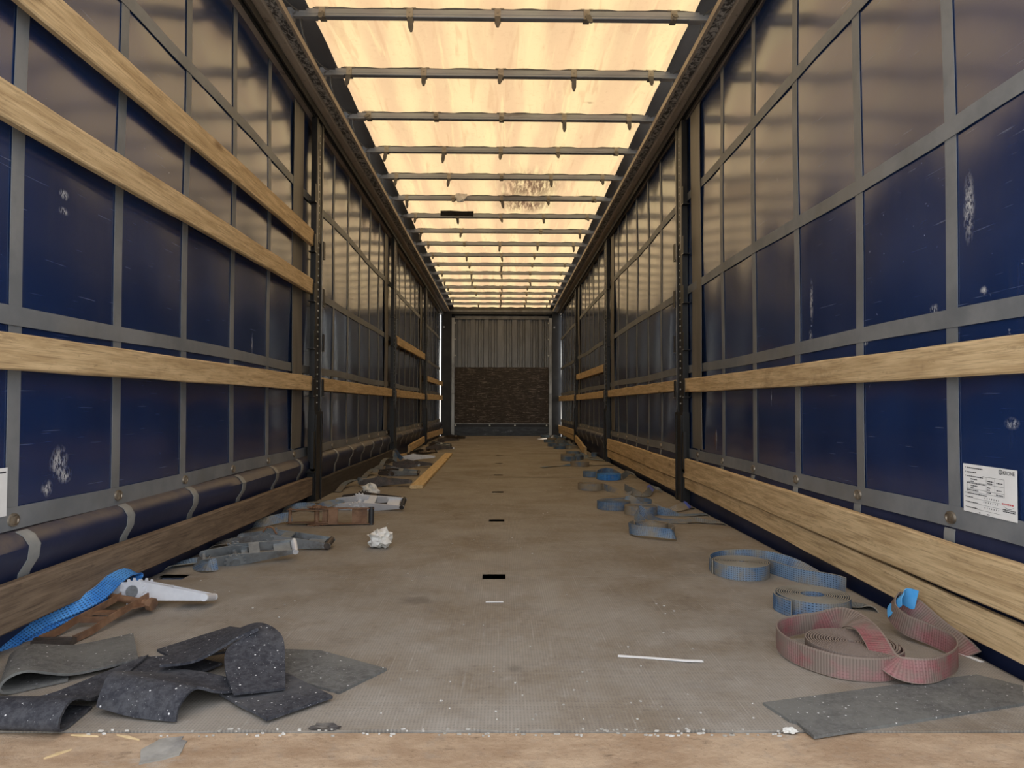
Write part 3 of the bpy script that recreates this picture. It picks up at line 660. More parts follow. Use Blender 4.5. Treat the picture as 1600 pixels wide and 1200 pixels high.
# ---- boards
def board(name, A, Bp, h, th, mat, label, group, cat='plank', roll=0.0, chip=0.0):
    """A, Bp: centres of the two ends (world); height h, thickness th; local x runs along the length"""
    A, Bp = Vector(A), Vector(Bp); d = Bp-A; Ln = d.length; c = min(0.004, th*0.15)
    sec = [(-th/2+c, -h/2), (th/2-c, -h/2), (th/2, -h/2+c), (th/2, h/2-c), (th/2-c, h/2), (-th/2+c, h/2), (-th/2, h/2-c), (-th/2, -h/2+c)]
    N = 14; vs_ = []; fs = []; rr = random.Random(label)
    for i in range(N+1):
        x = -Ln/2+Ln*i/N; wz = rr.uniform(-0.0015, 0.0015); wy = 0.003*math.sin(i*0.5+rr.random()*0.3)
        for k, (a, b) in enumerate(sec):
            jz = rr.uniform(-0.0015, 0.0015)+(-rr.uniform(0, chip) if b > 0 and chip and rr.random() < 0.3 else 0)
            vs_.append((x, a+wy, b+wz+jz))
    for i in range(N):
        for k in range(8): fs.append((i*8+k, i*8+(k+1) % 8, (i+1)*8+(k+1) % 8, (i+1)*8+k))
    fs += [tuple(range(7, -1, -1)), tuple(N*8+k for k in range(8))]
    o = MB().add(vs_, fs).build(name, mat, None)
    X = d.normalized(); Z = Vector((0, 0, 1)); Y = Z.cross(X).normalized(); Z = X.cross(Y)
    m3 = Matrix((X, Y, Z)).transposed().to_4x4() @ Matrix.Rotation(roll, 4, 'X')
    m3.translation = (A+Bp)/2; o.matrix_world = m3
    return tag(o, label, cat, group)
def side_board(s, y0, y1, z0, z1, label, zb0=None, zb1=None, mat='wood', x=1.2495, th=0.027, chip=0.0):
    zb0 = z0 if zb0 is None else zb0; zb1 = z1 if zb1 is None else zb1
    return board('side_board', (s*x, y0, (z0+z1)/2), (s*x, y1, (zb0+zb1)/2), ((z1-z0)+(zb1-zb0))/2, th, M[mat], label, 'boards slotted between the pillars', chip=chip)
BAY = [(1.44, 4.650), (4.868, 8.050), (8.268, 11.450), (11.668, 14.92)]
bn = ['rear bay', 'second bay from the rear sill', 'third bay from the rear sill', 'bay beside the bulkhead']
# ratchet side
side_board(-1, *BAY[0], 1.690, 1.795, 'pale wooden board high up in the rear bay, topmost on the ratchet side', 1.700, 1.808)
side_board(-1, *BAY[0], 1.362, 1.462, 'pale wooden board in the rear bay, second from the top on the ratchet side', 1.381, 1.479, chip=0.004)
side_board(-1, *BAY[0], 0.728, 0.826, 'pale wooden board below the webbing strip in the rear bay, ratchet side', 0.740, 0.833)
side_board(-1, *BAY[0], 0.060, 0.190, 'dark weathered board along the floor in the rear bay, ratchet side', 0.056, 0.168, 'wood_old', 1.243, 0.03)
side_board(-1, *BAY[1], 0.745, 0.834, 'pale wooden board in the second bay from the rear sill, ratchet side', 0.743, 0.833)
side_board(-1, *BAY[1], 0.000, 0.135, 'black stained floor board under the hem roll in the second bay, ratchet side', None, None, 'wood_dark', 1.240, 0.03)
side_board(-1, *BAY[2], 1.377, 1.470, 'pale wooden board high in the third bay from the rear sill, ratchet side', 1.382, 1.495)
side_board(-1, *BAY[2], 0.741, 0.837, 'pale wooden board at mid height in the third bay, ratchet side', 0.740, 0.831)
side_board(-1, *BAY[3], 1.050, 1.147, 'upper of two pale boards in the bay beside the bulkhead, ratchet side', 1.062, 1.146)
side_board(-1, *BAY[3], 0.743, 0.837, 'lower of two pale boards in the bay beside the bulkhead, ratchet side', 0.760, 0.860)
side_board(-1, *BAY[3], 0.075, 0.185, 'pale board along the floor in the bay beside the bulkhead, ratchet side', 0.053, 0.150, x=1.240)
# coiled strap side
side_board(1, *BAY[0], 0.720, 0.812, 'pale wooden board below the webbing strip in the rear bay, coiled strap side', 0.733, 0.823)
side_board(1, *BAY[0], 0.128, 0.283, 'wide pale board, upper of two along the floor in the rear bay, coiled strap side', 0.186, 0.282, x=1.238, th=0.028)
side_board(1, *BAY[0], 0.030, 0.126, 'pale board, lower of two along the floor in the rear bay, coiled strap side', 0.100, 0.184, x=1.245, th=0.022)
side_board(1, *BAY[1], 0.750, 0.822, 'pale wooden board at mid height in the second bay, coiled strap side', 0.741, 0.826)
side_board(1, *BAY[1], 0.140, 0.265, 'pale board, upper of two along the floor in the second bay, coiled strap side', 0.148, 0.268, x=1.240, th=0.03)
side_board(1, *BAY[1], 0.044, 0.137, 'greyish board, lower of two along the floor in the second bay, coiled strap side', 0.057, 0.145, x=1.245, th=0.022)
side_board(1, *BAY[2], 1.053, 1.140, 'upper of two pale boards in the third bay, coiled strap side', 1.064, 1.160)
side_board(1, *BAY[2], 0.740, 0.825, 'lower of two pale boards in the third bay, coiled strap side', 0.736, 0.824)
side_board(1, *BAY[3], 0.738, 0.829, 'pale board at mid height beside the bulkhead, coiled strap side', 0.740, 0.850)
side_board(1, *BAY[3], 0.155, 0.245, 'upper of two pale floor boards in the bay beside the bulkhead, coiled strap side', 0.144, 0.232, x=1.240, th=0.03)
side_board(1, *BAY[3], 0.055, 0.152, 'lower of two pale floor boards in the bay beside the bulkhead, coiled strap side', 0.071, 0.141, x=1.245, th=0.022)
# loose ones
board('fallen_board', (1.10, 9.05, 0.0535), (1.222, 11.40, 0.115), 0.105, 0.03, M['wood'], 'fallen side board standing askew on edge among the coiled straps', None, roll=0.0)
board('leaning_board', (-1.175, 9.05, 0.085), (-1.245, 11.42, 0.095), 0.10, 0.03, M['wood'], 'loose pale board on edge along the floor behind the blue folded strap', None)
board('wood_offcut', (-1.205, 8.36, 0.032), (-1.15, 8.52, 0.032), 0.06, 0.05, M['wood'], 'short wooden offcut lying by the foot of a pillar near the blue strap', None, 'offcut')
board('batten', (-0.640, 5.42, 0.013), (-0.672, 9.14, 0.013), 0.026, 0.098, M['wood_new'], 'light fresh wooden batten lying flat along the middle of the floor', None, 'batten')

# ---- roof bows with hanging clips, side cables
YB = [3.709 + 0.6655*k for k in range(-3, 17)]
ordw = ['first', 'second', 'third', 'fourth', 'fifth', 'sixth', 'seventh', 'eighth', 'ninth', 'tenth', 'eleventh', 'twelfth', 'thirteenth', 'fourteenth', 'fifteenth', 'sixteenth', 'seventeenth', 'eighteenth', 'nineteenth', 'twentieth']
ZB = 2.738
proto = {}
def bow_meshes():
    sec = [(-0.019, -0.020), (0.019, -0.020), (0.021, -0.017), (0.021, 0.020), (0.017, 0.024), (-0.017, 0.024), (-0.021, 0.020), (-0.021, -0.017)]
    mb = MB().prism(sec, 0, -1.035, 1.075); mb.prism([(-0.0225, -0.006), (-0.0225, 0.008), (-0.0205, 0.008), (-0.0205, -0.006)], 0, -1.03, 1.07)
    proto['bar'] = mb
    d_ = MB(); n_ = 40  # wavy dark grey strip along the top of the bow
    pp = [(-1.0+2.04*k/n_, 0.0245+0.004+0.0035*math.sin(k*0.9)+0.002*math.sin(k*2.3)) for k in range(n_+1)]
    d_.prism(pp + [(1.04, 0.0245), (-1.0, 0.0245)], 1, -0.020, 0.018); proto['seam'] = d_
    e = MB(); e.box((0, -0.012, -0.018), (0.085, 0.012, 0.014)); e.box((-0.05, -0.024, -0.024), (0.03, 0.024, -0.019)); e.box((0.075, -0.03, -0.035), (0.10, 0.03, 0.022)); e.box((0.085, -0.012, -0.05), (0.115, 0.012, -0.02))
    e.tube([(0.07, -0.03, 0.0), (0.07, 0.03, 0.0)], 0.008, 8)
    proto['end'] = e
    c = MB(); w = 0.017
    c.box((-w, -0.0255, -0.026), (w, -0.0215, 0.028)); c.box((-w, 0.0215, -0.026), (w, 0.0255, 0.028)); c.box((-w, -0.0255, -0.026), (w, 0.0255, -0.0215))
    c.box((-0.034, -0.024, 0.024), (-0.012, 0.0, 0.031)); c.box((0.012, -0.024, 0.024), (0.034, 0.0, 0.031)); c.prism(circle(0, 0.006, 0.005, 8), 1, -0.028, -0.0255)
    proto['clip'] = c
    h = MB(); h.add([(-0.013, -0.024, -0.024), (0.013, -0.024, -0.024), (0.013, -0.029, -0.024), (-0.013, -0.029, -0.024), (-0.012, -0.030, -0.07), (0.012, -0.030, -0.07), (0.012, -0.036, -0.07), (-0.012, -0.036, -0.07), (-0.005, -0.034, -0.092), (0.005, -0.034, -0.092), (0.005, -0.039, -0.092), (-0.005, -0.039, -0.092)],
             [(0,1,2,3),(0,4,5,1),(1,5,6,2),(2,6,7,3),(3,7,4,0),(4,8,9,5),(5,9,10,6),(6,10,11,7),(7,11,8,4),(8,11,10,9)])
    proto['hook'] = h
bow_meshes()
P0 = {}
rb = random.Random(21)
nb = len(YB)
for i, y in enumerate(YB):
    fromfront = nb-1-i
    root = empty('roof_bow', (0, y, ZB), 0.0045*rb.uniform(-1, 1))
    lab = f'grey steel roof bow with hanging clips, {ordw[fromfront]} from the front header'
    if fromfront == 11-1+0 and False: pass
    tag(root, lab, 'roof bow', 'roof bows across the tarpaulin')
    if not P0:
        P0['bar'] = proto['bar'].build('bar', M['galv'], root)
        P0['seam'] = proto['seam'].build('bow_top_strip', M['roof_edge'], root)
        P0['endl'] = proto['end'].build('end_bracket', M['galv'], root, (-1.03, 0, 0), rot=(0, 0, PI))
        P0['endr'] = copy_obj(P0['endl'], root, (1.07, 0, 0), (0, 0, 0))
    else:
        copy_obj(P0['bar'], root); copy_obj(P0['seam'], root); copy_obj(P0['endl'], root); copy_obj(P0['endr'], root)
    for k in range(5):
        if (i, k) in ((10, 2), (12, 4)) or (i > 12 and rb.random() < 0.22): continue
        x = -0.945 + 0.4725*k + rb.uniform(-0.012, 0.012)
        if 'clip' not in P0:
            c = P0['clip'] = proto['clip'].build('clip', M['clip'], root, (x, 0, 0)); P0['hook'] = proto['hook'].build('hook', M['hook'], c)
        else:
            c = copy_obj(P0['clip'], root, (x, 0, 0)); hk = copy_obj(P0['hook'], c)
            a = rb.choice([0, 0, 0.35, -0.2, 0.6, -0.35]); hk.rotation_euler = (rb.uniform(-0.9, 0.2), 0, 0); hk.rotation_euler.y = a*0.3*(1 if x < 0 else -1)
            hk.scale = (1.15, 1, rb.uniform(0.9, 1.35))
# cables
for s in (-1, 1):
    pts = []
    for i in range(nb-1):
        for k in range(8):
            u = k/8; sag = 4*u*(1-u)
            pts.append((s*(1.075+0.035*sag) + (0.02 if s > 0 else 0), YB[i]+0.6655*u, 2.752-0.045*sag))
    pts.append((s*1.09, YB[-1], 2.75))
    o = MB().tube(pts, 0.0035, 6).build('roof_cable', M['cable'], None, smooth=True)
    tag(o, f'thin cable looping from bow to bow along the roof rail, {SIDE[s]}', 'cable', 'roof cables')
# scraps caught on the bows
o = MB()
rr = random.Random(3)
bm = bmesh.new(); bmesh.ops.create_icosphere(bm, subdivisions=2, radius=0.055)
for v in bm.verts: v.co *= 1+rr.uniform(-0.35, 0.3); v.co.y *= 0.45
me = bpy.data.meshes.new('paper_scrap'); bm.to_mesh(me); bm.free(); me.materials.append(M['tissue'])
o = bpy.data.objects.new('paper_scrap', me); COL.objects.link(o); o.location = (-0.40, YB[8]-0.045, ZB+0.005); tag(o, 'crumpled pale scrap stuck on a roof bow near the mould stain', 'scrap')
mb = MB(); mb.ribbon([((-0.19, 0, 0), (0.1, 1, -.3)), ((-0.08, 0.01, 0.004), (0, 1, -.35)), ((0.05, 0, -0.004), (0, 1, -.3)), ((0.17, 0.012, 0.0), (-.15, 1, -.35))], 0.10, 0.004)
o = mb.build('torn_flap', M['bark'], None, (-0.47, YB[9]-0.085, ZB+0.008), smooth=True); tag(o, 'torn dark strip resting on a roof bow beside the mould stain', 'torn flap')

# ---- lashing straps rolled up on the floor (coiled strap side)
def coil(mb, r0, r1, turns, w, th, a_end, ccw=1, squash=1.0, zlift=0.0):
    n = int(turns*26); st = []
    for i in range(n+1):
        u = i/n; a = a_end - ccw*2*PI*turns*(1-u); r = r0+(r1-r0)*u
        wob = 1 + 0.015*math.sin(3*a)
        st.append(((r*wob*math.cos(a), squash*r*wob*math.sin(a), w/2+0.001+zlift*(1-u)), (0, 0, 1)))
    mb.ribbon(st, w, th); return st[-1][0]
def strap_roll(label, mat, c, r, a_end, tails=(), w=0.05, r0=0.012, ccw=1, squash=1.0, zlift=0.0, tags=(), group='rolled lashing straps', pitch=0.0062, sh=(0, 0)):
    root = empty('lashing_strap', (c[0], c[1], 0.0)); tag(root, label, 'strap', group); root.location = (c[0]+sh[0], c[1]+sh[1], 0)
    turns = max(2.0, (r-r0)/pitch)
    mb = MB(); coil(mb, r0, r, turns, w, 0.0034, a_end, ccw, squash, zlift); mb.build('rolled_webbing', M[mat], root, smooth=50)
    for (tm, pts) in tails:
        q = [(p[0]-c[0], p[1]-c[1], p[2]) + tuple(p[3:]) for p in pts]
        mb = MB(); mb.ribbon(strap_path(q, 10), w, 0.0032); mb.build('loose_webbing', M[tm], root, smooth=50)
    for (tm, pts) in tags:
        q = [(p[0]-c[0], p[1]-c[1], p[2]) + tuple(p[3:]) for p in pts]
        mb = MB(); mb.ribbon(strap_path(q, 5), w*1.08, 0.0025); tag(mb.build('label_tag', M[tm], root, smooth=50), 'plain blue label tag')
    return root
H = 0.026
strap_roll('faded red strap rolled beside the rubber mat, with a loose loop over it', 'red', (0.890, 1.755), 0.108, -0.35, w=0.055, r0=0.008, tails=[('red', [
    (0.998, 1.735, .029), (0.975, 1.675, .029), (0.90, 1.637, .029), (0.81, 1.655, .030), (0.750, 1.735, .031), (0.735, 1.82, .033), (0.762, 1.895, .036), (0.825, 1.935, .040), (0.895, 1.935, .050, 0, -.2, 1), (0.938, 1.885, .074, .5, -.3, .75),
    (0.945, 1.80, .079, .95, .05, .2), (0.932, 1.72, .069, .95, .2, .2), (0.922, 1.655, .048, .85, .35, .45), (0.940, 1.618, .038, .5, .35, .8), (0.995, 1.612, .0355, .1, .15, 1), (1.06, 1.645, .0355), (1.13, 1.715, .030), (1.168, 1.79, .031),
    (1.155, 1.865, .036, 0, .25, 1), (1.125, 1.93, .044, 0, .35, 1), (1.122, 1.985, .062, .2, -.2, 1), (1.158, 2.035, .082, .3, -.5, .8), (1.192, 2.005, .070, .5, -.3, .7), (1.204, 1.92, .040, .6, 0, .7), (1.216, 1.84, .018, .5, 0, .5), (1.222, 1.80, .004, .6, 0, .2)])],
    tags=[('tag_blue', [(1.122, 1.972, .066, .35, -.55, .75), (1.140, 2.002, .084, .35, -.6, .7), (1.168, 2.012, .096, .4, -.6, .65), (1.196, 1.992, .090, .5, -.5, .6)])])
strap_roll('blue strap in a tight round roll beside the red strap', 'blue', (1.03, 2.30), 0.112, 2.9, sh=(-.035, -.095), r0=0.034, pitch=0.0066, w=0.052, tails=[
    ('blue', [(0.916, 2.33, H), (0.912, 2.29, H), (0.93, 2.225, H)]),
    ('grey_strap', [(1.13, 2.345, .006, 0, 1, 0), (1.19, 2.335, .008, .1, 1, 0), (1.225, 2.31, .004, .3, 1, -.3), (1.242, 2.28, -.03, .5, 1, -.3)])])
strap_roll('blue strap roll whose loose end twists along the floor edge', 'blue', (0.948, 2.745), 0.105, PI*0.95, sh=(-.02, -.075), r0=0.01, w=0.052, tails=[
    ('blue', [(0.845, 2.79, H), (0.865, 2.865, .028), (0.925, 2.92, .031), (1.00, 2.915, .037), (1.07, 2.855, .045, .1, .1, 1), (1.13, 2.77, .042, .45, .1, .85), (1.19, 2.68, .022, .8, .35, .35), (1.225, 2.615, -.004, .9, .4, 0), (1.245, 2.56, -.04, .9, .4, -.3)]),
    ('blue', [(1.06, 2.79, H), (1.085, 2.71, H), (1.12, 2.625, H), (1.165, 2.575, .027), (1.205, 2.525, .028), (1.222, 2.49, .026)])])
strap_roll('half unrolled blue and tan strap with a peaked fold behind it', 'blue_dusty', (0.775, 3.555), 0.082, PI*0.9, r0=0.008, squash=0.9, zlift=0.012, w=0.05, tails=[
    ('blue', [(0.695, 3.60, .030, 0, .3, 1), (0.655, 3.52, .032, 0, .5, .9), (0.68, 3.43, .034, -.1, .6, .8), (0.755, 3.375, .036, -.15, .6, .8), (0.82, 3.335, .034, -.3, .55, .8), (0.845, 3.36, .024, -.3, .3, .9)]),
    ('blue_dusty', [(0.84, 3.40, .028), (0.868, 3.455, .028), (0.855, 3.54, .028), (0.83, 3.6, .028)]),
    ('blue', [(0.76, 3.66, .030), (0.735, 3.74, .055, .3, 0, .95), (0.755, 3.79, .080, .6, .2, .7), (0.79, 3.77, .060, .5, .5, .7), (0.86, 3.81, .022, .2, 1, .5), (0.95, 3.84, .012, .1, 1, .3), (1.03, 3.845, .010, .1, 1, .2)]),
    ('grey_strap', [(1.02, 3.845, .010, .1, 1, .2), (1.07, 3.85, .020, .1, 1, .4), (1.14, 3.835, .012, .1, 1, .2), (1.20, 3.81, .010, .1, 1, 0), (1.232, 3.79, -.004, .3, 1, -.3), (1.246, 3.77, -.04, .3, 1, -.5)])])
strap_roll('blue and tan strap roll standing behind the peaked strap fold', 'blue_dusty', (0.842, 4.27), 0.096, -0.2, sh=(0, -.10), tails=[
    ('blue', [(0.938, 4.25, H), (0.98, 4.215, .02, 0, .6, .8), (1.06, 4.19, .008, 0, 1, .2), (1.16, 4.21, .007, 0, 1, 0), (1.225, 4.215, .006, .1, 1, 0), (1.243, 4.21, -.03, .3, 1, -.3)])])
strap_roll('blue strap roll drawn out into a long oval loop', 'blue', (0.735, 4.52), 0.105, PI*0.45, sh=(-.02, -.13), tails=[
    ('blue', [(0.75, 4.625, H), (0.83, 4.66, .027), (0.92, 4.64, .030), (0.975, 4.56, .031), (0.96, 4.47, .03), (0.90, 4.42, .03), (0.85, 4.43, .028)]),
    ('blue', [(0.815, 4.57, .052, .8, .2, .55), (0.845, 4.55, .058, .8, .2, .6), (0.87, 4.50, .040, .6, .2, .8), (0.885, 4.455, .018, .4, .2, .8)]),
    ('blue_dusty', [(0.96, 4.47, .02, 0, .3, 1), (1.03, 4.40, .009, 0, 1, .3), (1.10, 4.39, .022, -.1, .8, .6), (1.17, 4.45, .030, -.3, .7, .7), (1.222, 4.52, .016, -.5, .7, .3), (1.246, 4.56, -.03, -.5, .7, 0)])],
    tags=[('tag_violet', [(1.175, 4.455, .034, -.3, .7, .7), (1.20, 4.49, .031, -.4, .7, .6)])])
strap_roll('tan strap roll with its loose end snaking to a violet tag', 'blue_dusty', (0.715, 5.56), 0.098, -0.4, sh=(-.015, -.17), tails=[
    ('blue_dusty', [(0.81, 5.52, H), (0.86, 5.36, .016, .2, .7, .7), (0.91, 5.22, .008, .1, 1, .2), (0.955, 5.17, .014, -.3, .8, .5)]),
    ('grey_strap', [(0.945, 5.38, .040, 0, 0, 1), (0.965, 5.24, .030, .1, .3, .9), (1.02, 5.12, .012, .1, 1, .3), (1.08, 5.18, .022, -.3, .8, .6), (1.13, 5.33, .036, -.4, .6, .7)]),
    ('blue', [(1.13, 5.33, .036, -.3, .6, .7), (1.17, 5.42, .030, -.2, .8, .5), (1.21, 5.40, .016, .2, 1, .2), (1.243, 5.36, -.02, .3, 1, -.2)])],
    tags=[('tag_violet', [(1.105, 5.27, .036, -.4, .6, .7), (1.145, 5.36, .041, -.4, .6, .7)])])
strap_roll('blue strap roll under a raised dark loop, beside a smaller roll', 'blue_clean', (0.968, 6.27), 0.105, 0.2, sh=(-.015, -.14), tails=[
    ('blue', [(0.865, 6.30, .03), (0.89, 6.38, .05, 0, -.2, 1), (0.96, 6.42, .066, 0, -.3, 1), (1.03, 6.40, .055, 0, -.2, 1), (1.07, 6.33, .03)]),
    ('grey_strap', [(1.075, 6.24, .02, 0, .6, .8), (1.12, 6.33, .034, .1, .8, .6), (1.18, 6.46, .046, .1, 1, .3), (1.222, 6.40, .02, .2, 1, 0), (1.246, 6.32, -.03, .3, 1, -.2)])])
strap_roll('small grey-blue strap roll half behind the bright blue roll', 'blue', (0.845, 6.50), 0.078, 0.0, sh=(-.015, -.14), tails=[('blue', [(0.915, 6.46, H), (0.90, 6.38, H), (0.865, 6.33, H)])])
strap_roll('tan-topped grey strap roll with a dark band trailing across the floor', 'blue_dusty', (0.847, 7.47), 0.100, 0.1, tails=[
    ('grey_strap', [(0.945, 7.48, .012, 0, 1, .4), (1.02, 7.51, .006, 0, 1, 0), (1.14, 7.54, .007, 0, 1, 0), (1.224, 7.55, .004, 0, 1, -.1)]),
    ('blue', [(0.75, 7.48, .014, 0, 1, .5), (0.66, 7.46, .006, 0, 1, 0), (0.55, 7.38, .007, 0, 1, 0), (0.43, 7.25, .006, 0, 1, 0)])])
strap_roll('dark strap roll in front of the tan oval one near the fallen board', 'blue', (0.80, 8.22), 0.092, -0.6, tails=[
    ('blue', [(0.885, 8.17, H), (0.94, 8.20, .03), (0.985, 8.30, .034), (0.96, 8.42, .035), (0.90, 8.46, .03)])])
strap_roll('tan strap roll with a grey end running towards the pillar foot', 'blue_dusty', (0.835, 8.62), 0.095, 0.5, tails=[
    ('grey_strap', [(0.915, 8.66, .03, 0, .3, 1), (0.98, 8.60, .028, 0, .6, .8), (1.06, 8.38, .010, .4, 1, .2), (1.14, 8.22, .012, .4, 1, .2), (1.222, 8.12, .004, .4, 1, 0)])])
strap_roll('dark strap roll lying against the foot of the fallen board', 'blue', (0.945, 9.15), 0.088, 0.0, tails=[('blue', [(1.03, 9.12, .02, 0, .8, .5), (1.09, 8.80, .01, .6, 1, .2), (1.16, 8.62, .008, .3, 1, 0), (1.225, 8.56, .004, .2, 1, 0)])])
strap_roll('dark strap roll in the corner behind the near end of the fallen board', 'blue', (1.185, 8.88), 0.040, 1.5)
far = [('blue strap roll halfway along the fallen board', 'blue', 0.885, 10.45, .095), ('dark strap roll just before the pillar at the far end of the fallen board', 'blue', 0.835, 11.15, .09),
       ('dark strap roll beside the far end of the fallen board', 'blue', 1.02, 11.35, .085), ('flat dark strap roll in the bay beside the bulkhead, farthest from the curtain', 'blue', 0.855, 12.35, .095),
       ('dark strap roll in the bulkhead bay, close to the floor boards', 'blue', 1.06, 12.15, .085), ('dusty strap roll in the middle of the bulkhead bay pile', 'blue_dusty', 0.95, 13.05, .09),
       ('dark strap roll in the bulkhead bay pile, by the last floor boards', 'blue', 1.10, 13.45, .085), ('last dark strap roll in front of the bulkhead kick plate', 'blue', 0.90, 14.25, .10)]
rf = random.Random(5)
for (lab, m_, x, y, r) in far:
    strap_roll(lab, m_, (x, y), r, rf.uniform(0, 6), pitch=0.009, tails=[(rf.choice(['blue', 'grey_strap']), [(x+r, y, .02, 0, .6, .8), (x+r+0.05, y-0.08, .03, .2, .6, .7), (min(x+r+0.13, 1.20), y-0.02, .03, .1, .8, .6), (1.215, y+0.06, .004, 0, 1, 0)])])

# ---- ratchets with their short straps (ratchet side)
def poly_round(pts, n=6):
    """pts: (x,z,r) discs joined by tangents -> simple outline hull sampled"""
    P = []
    for (x, z, r) in pts:
        for k in range(24): P.append((x+r*math.cos(2*PI*k/24), z+r*math.sin(2*PI*k/24)))
    P = sorted(set(P))
    def half(q):
        h = []
        for p in q:
            while len(h) >= 2 and (h[-1][0]-h[-2][0])*(p[1]-h[-2][1])-(h[-1][1]-h[-2][1])*(p[0]-h[-2][0]) <= 0: h.pop()
            h.append(p)
        return h[:-1]
    return half(P) + half(P[::-1])
def gear_poly(r, n=13):
    out = []
    for k in range(n):
        a = 2*PI*k/n
        out += [(r*0.80*math.cos(a), r*0.80*math.sin(a)), (r*math.cos(a+0.10), r*math.sin(a+0.10)), (r*math.cos(a+0.26), r*math.sin(a+0.26)), (r*0.80*math.cos(a+0.30), r*0.80*math.sin(a+0.30))]
    return out
def ratchet(label, loc, rz, frame='steel', handle='steel', grip='steel', roll=0.0, pitch=0.0, hang=0.0, strap='blue', spts=(), zc=0.03, scale=1.0, cap=None, group='ratchets of the lashing straps'):
    root = empty('ratchet_strap', (loc[0], loc[1], 0.0)); tag(root, label, 'ratchet', group)
    T = Matrix.Translation((0, 0, zc)) @ Matrix.Rotation(rz, 4, 'Z') @ Matrix.Rotation(pitch, 4, 'Y') @ Matrix.Rotation(roll, 4, 'X') @ Matrix.Scale(scale, 4)
    def put(mb, name, mat, X=None, smooth=False):
        o = mb.build(name, M[mat], root, smooth=smooth); o.matrix_local = T @ X if X is not None else T; return o
    SX = 0.115                                            # spindle position
    A = Matrix.Translation((SX, 0, 0)) @ Matrix.Rotation(-hang, 4, 'Y')
    for sy in (-1, 1):
        put(MB().prism(poly_round([(0, 0, 0.016), (0.07, 0.0, 0.017), (SX, 0.002, 0.030), (0.165, 0.004, 0.016)]), 1, sy*0.027-0.0015, sy*0.027+0.0015), 'frame_plate', frame)
        put(MB().prism(poly_round([(0.0, 0.004, 0.031), (0.05, 0.012, 0.017), (0.12, 0.0, 0.013), (0.235, -0.004, 0.010)]), 1, sy*0.0325-0.0015, sy*0.0325+0.0015), 'handle_plate', handle, A)
        g_ = put(MB().prism(gear_poly(0.042), 1, sy*0.0375-0.002, sy*0.0375+0.002), 'gear_wheel', handle, A)
        put(MB().prism(circle(0, 0, 0.019, 14), 1, sy*0.042-0.003, sy*0.042+0.003), 'spindle_cap', cap or frame, A)
    put(MB().tube([(0, -0.033, 0), (0, 0.033, 0)], 0.0075, 10), 'hinge_bolt', frame)
    put(MB().tube([(SX, -0.042, 0), (SX, 0.042, 0)], 0.011, 12), 'spindle', frame)
    put(MB().box((0.155, -0.026, -0.002), (0.163, 0.026, 0.010)).box((0.14, -0.024, 0.004), (0.157, 0.024, 0.008)), 'frame_pawl', frame)
    put(MB().box((0.055, -0.031, 0.020), (0.095, 0.031, 0.025)).box((0.062, -0.029, 0.002), (0.070, 0.029, 0.024)), 'handle_pawl', handle, A)
    put(MB().tube([(0.232, -0.038, -0.004), (0.232, 0.038, -0.004)], 0.012, 12), 'grip', grip, A)
    put(MB().box((0.15, -0.031, -0.004), (0.215, 0.031, 0.0)), 'handle_web', handle, A)
    for (sm, pts) in spts:
        lim = lambda p: max(p[0], -1.196 if 4.88 < p[1] < 8.05 else (-1.212 if p[2] > 0.045 and p[1] < 4.6 else -9))     # keep clear of the floor boards
        q = [(lim(p)-loc[0], p[1]-loc[1], p[2]) + tuple(p[3:]) for p in pts]
        mb = MB(); mb.ribbon(strap_path(q, 10), 0.05, 0.0034); mb.build('webbing', M[sm], root, smooth=50)
    return root
# front one: white handle to the side, rusty frame opened towards the sill
r1 = ratchet('bright white ratchet with a rusty frame swung open, on bright blue webbing', (-1.258, 2.285), -0.05, 'zinc', 'zinc', 'zinc', zc=0.050, pitch=0.05, roll=-0.24, scale=0.99, cap='steel', strap='blue_clean', spts=[
    ('blue_clean', [(-1.31, 1.70, -.03, .8, 0, -.6), (-1.292, 1.86, .004, .8, 0, -.6), (-1.278, 2.00, .034, .75, -.1, -.65), (-1.262, 2.14, .062, .75, -.2, -.65), (-1.240, 2.26, .088, .75, -.3, -.55), (-1.212, 2.335, .094, .8, -.5, -.3), (-1.192, 2.36, .078, .85, -.5, -.1), (-1.195, 2.335, .055, .9, -.4, .2)]),
    ('blue_clean', [(-1.30, 1.88, .000, .8, -.1, -.6), (-1.265, 2.02, .024, .8, -.1, -.55), (-1.235, 2.12, .040, .75, -.2, -.6), (-1.225, 2.17, .046, .7, -.3, -.6), (-1.222, 2.235, .046, .7, -.4, -.5)])])
def in_r1(mb, name, mat, smooth=False):
    mb.v = [(x+1.258, y-2.285, z) for (x, y, z) in mb.v]; return mb.build(name, M[mat], r1, smooth=smooth)
mb = MB()
for (x0, x1) in ((-1.222, -1.170), (-1.132, -1.085)):
    st = [((x0, 1.915, .012), (0, 0, 1)), ((x0+0.012, 1.98, .014), (0, 0, 1)), ((x0+0.022, 2.04, .026), (0, 0, 1)), ((x1-0.012, 2.12, .036), (0, 0, 1)), ((x1, 2.22, .046), (0, 0, 1))]
    mb.ribbon(st, 0.020, 0.005)
in_r1(mb, 'open_frame_rail', 'rust')
in_r1(MB().box((-1.229, 1.890, 0.001), (-1.126, 1.922, 0.016)).box((-1.229, 1.900, 0.016), (-1.126, 1.914, 0.020)), 'open_frame_bar', 'oxid')
in_r1(MB().box((-1.200, 2.052, 0.014), (-1.110, 2.060, 0.030)), 'cross_bar', 'rust'); in_r1(MB().box((-1.190, 2.100, 0.022), (-1.105, 2.125, 0.030)), 'cross_plate', 'rust')
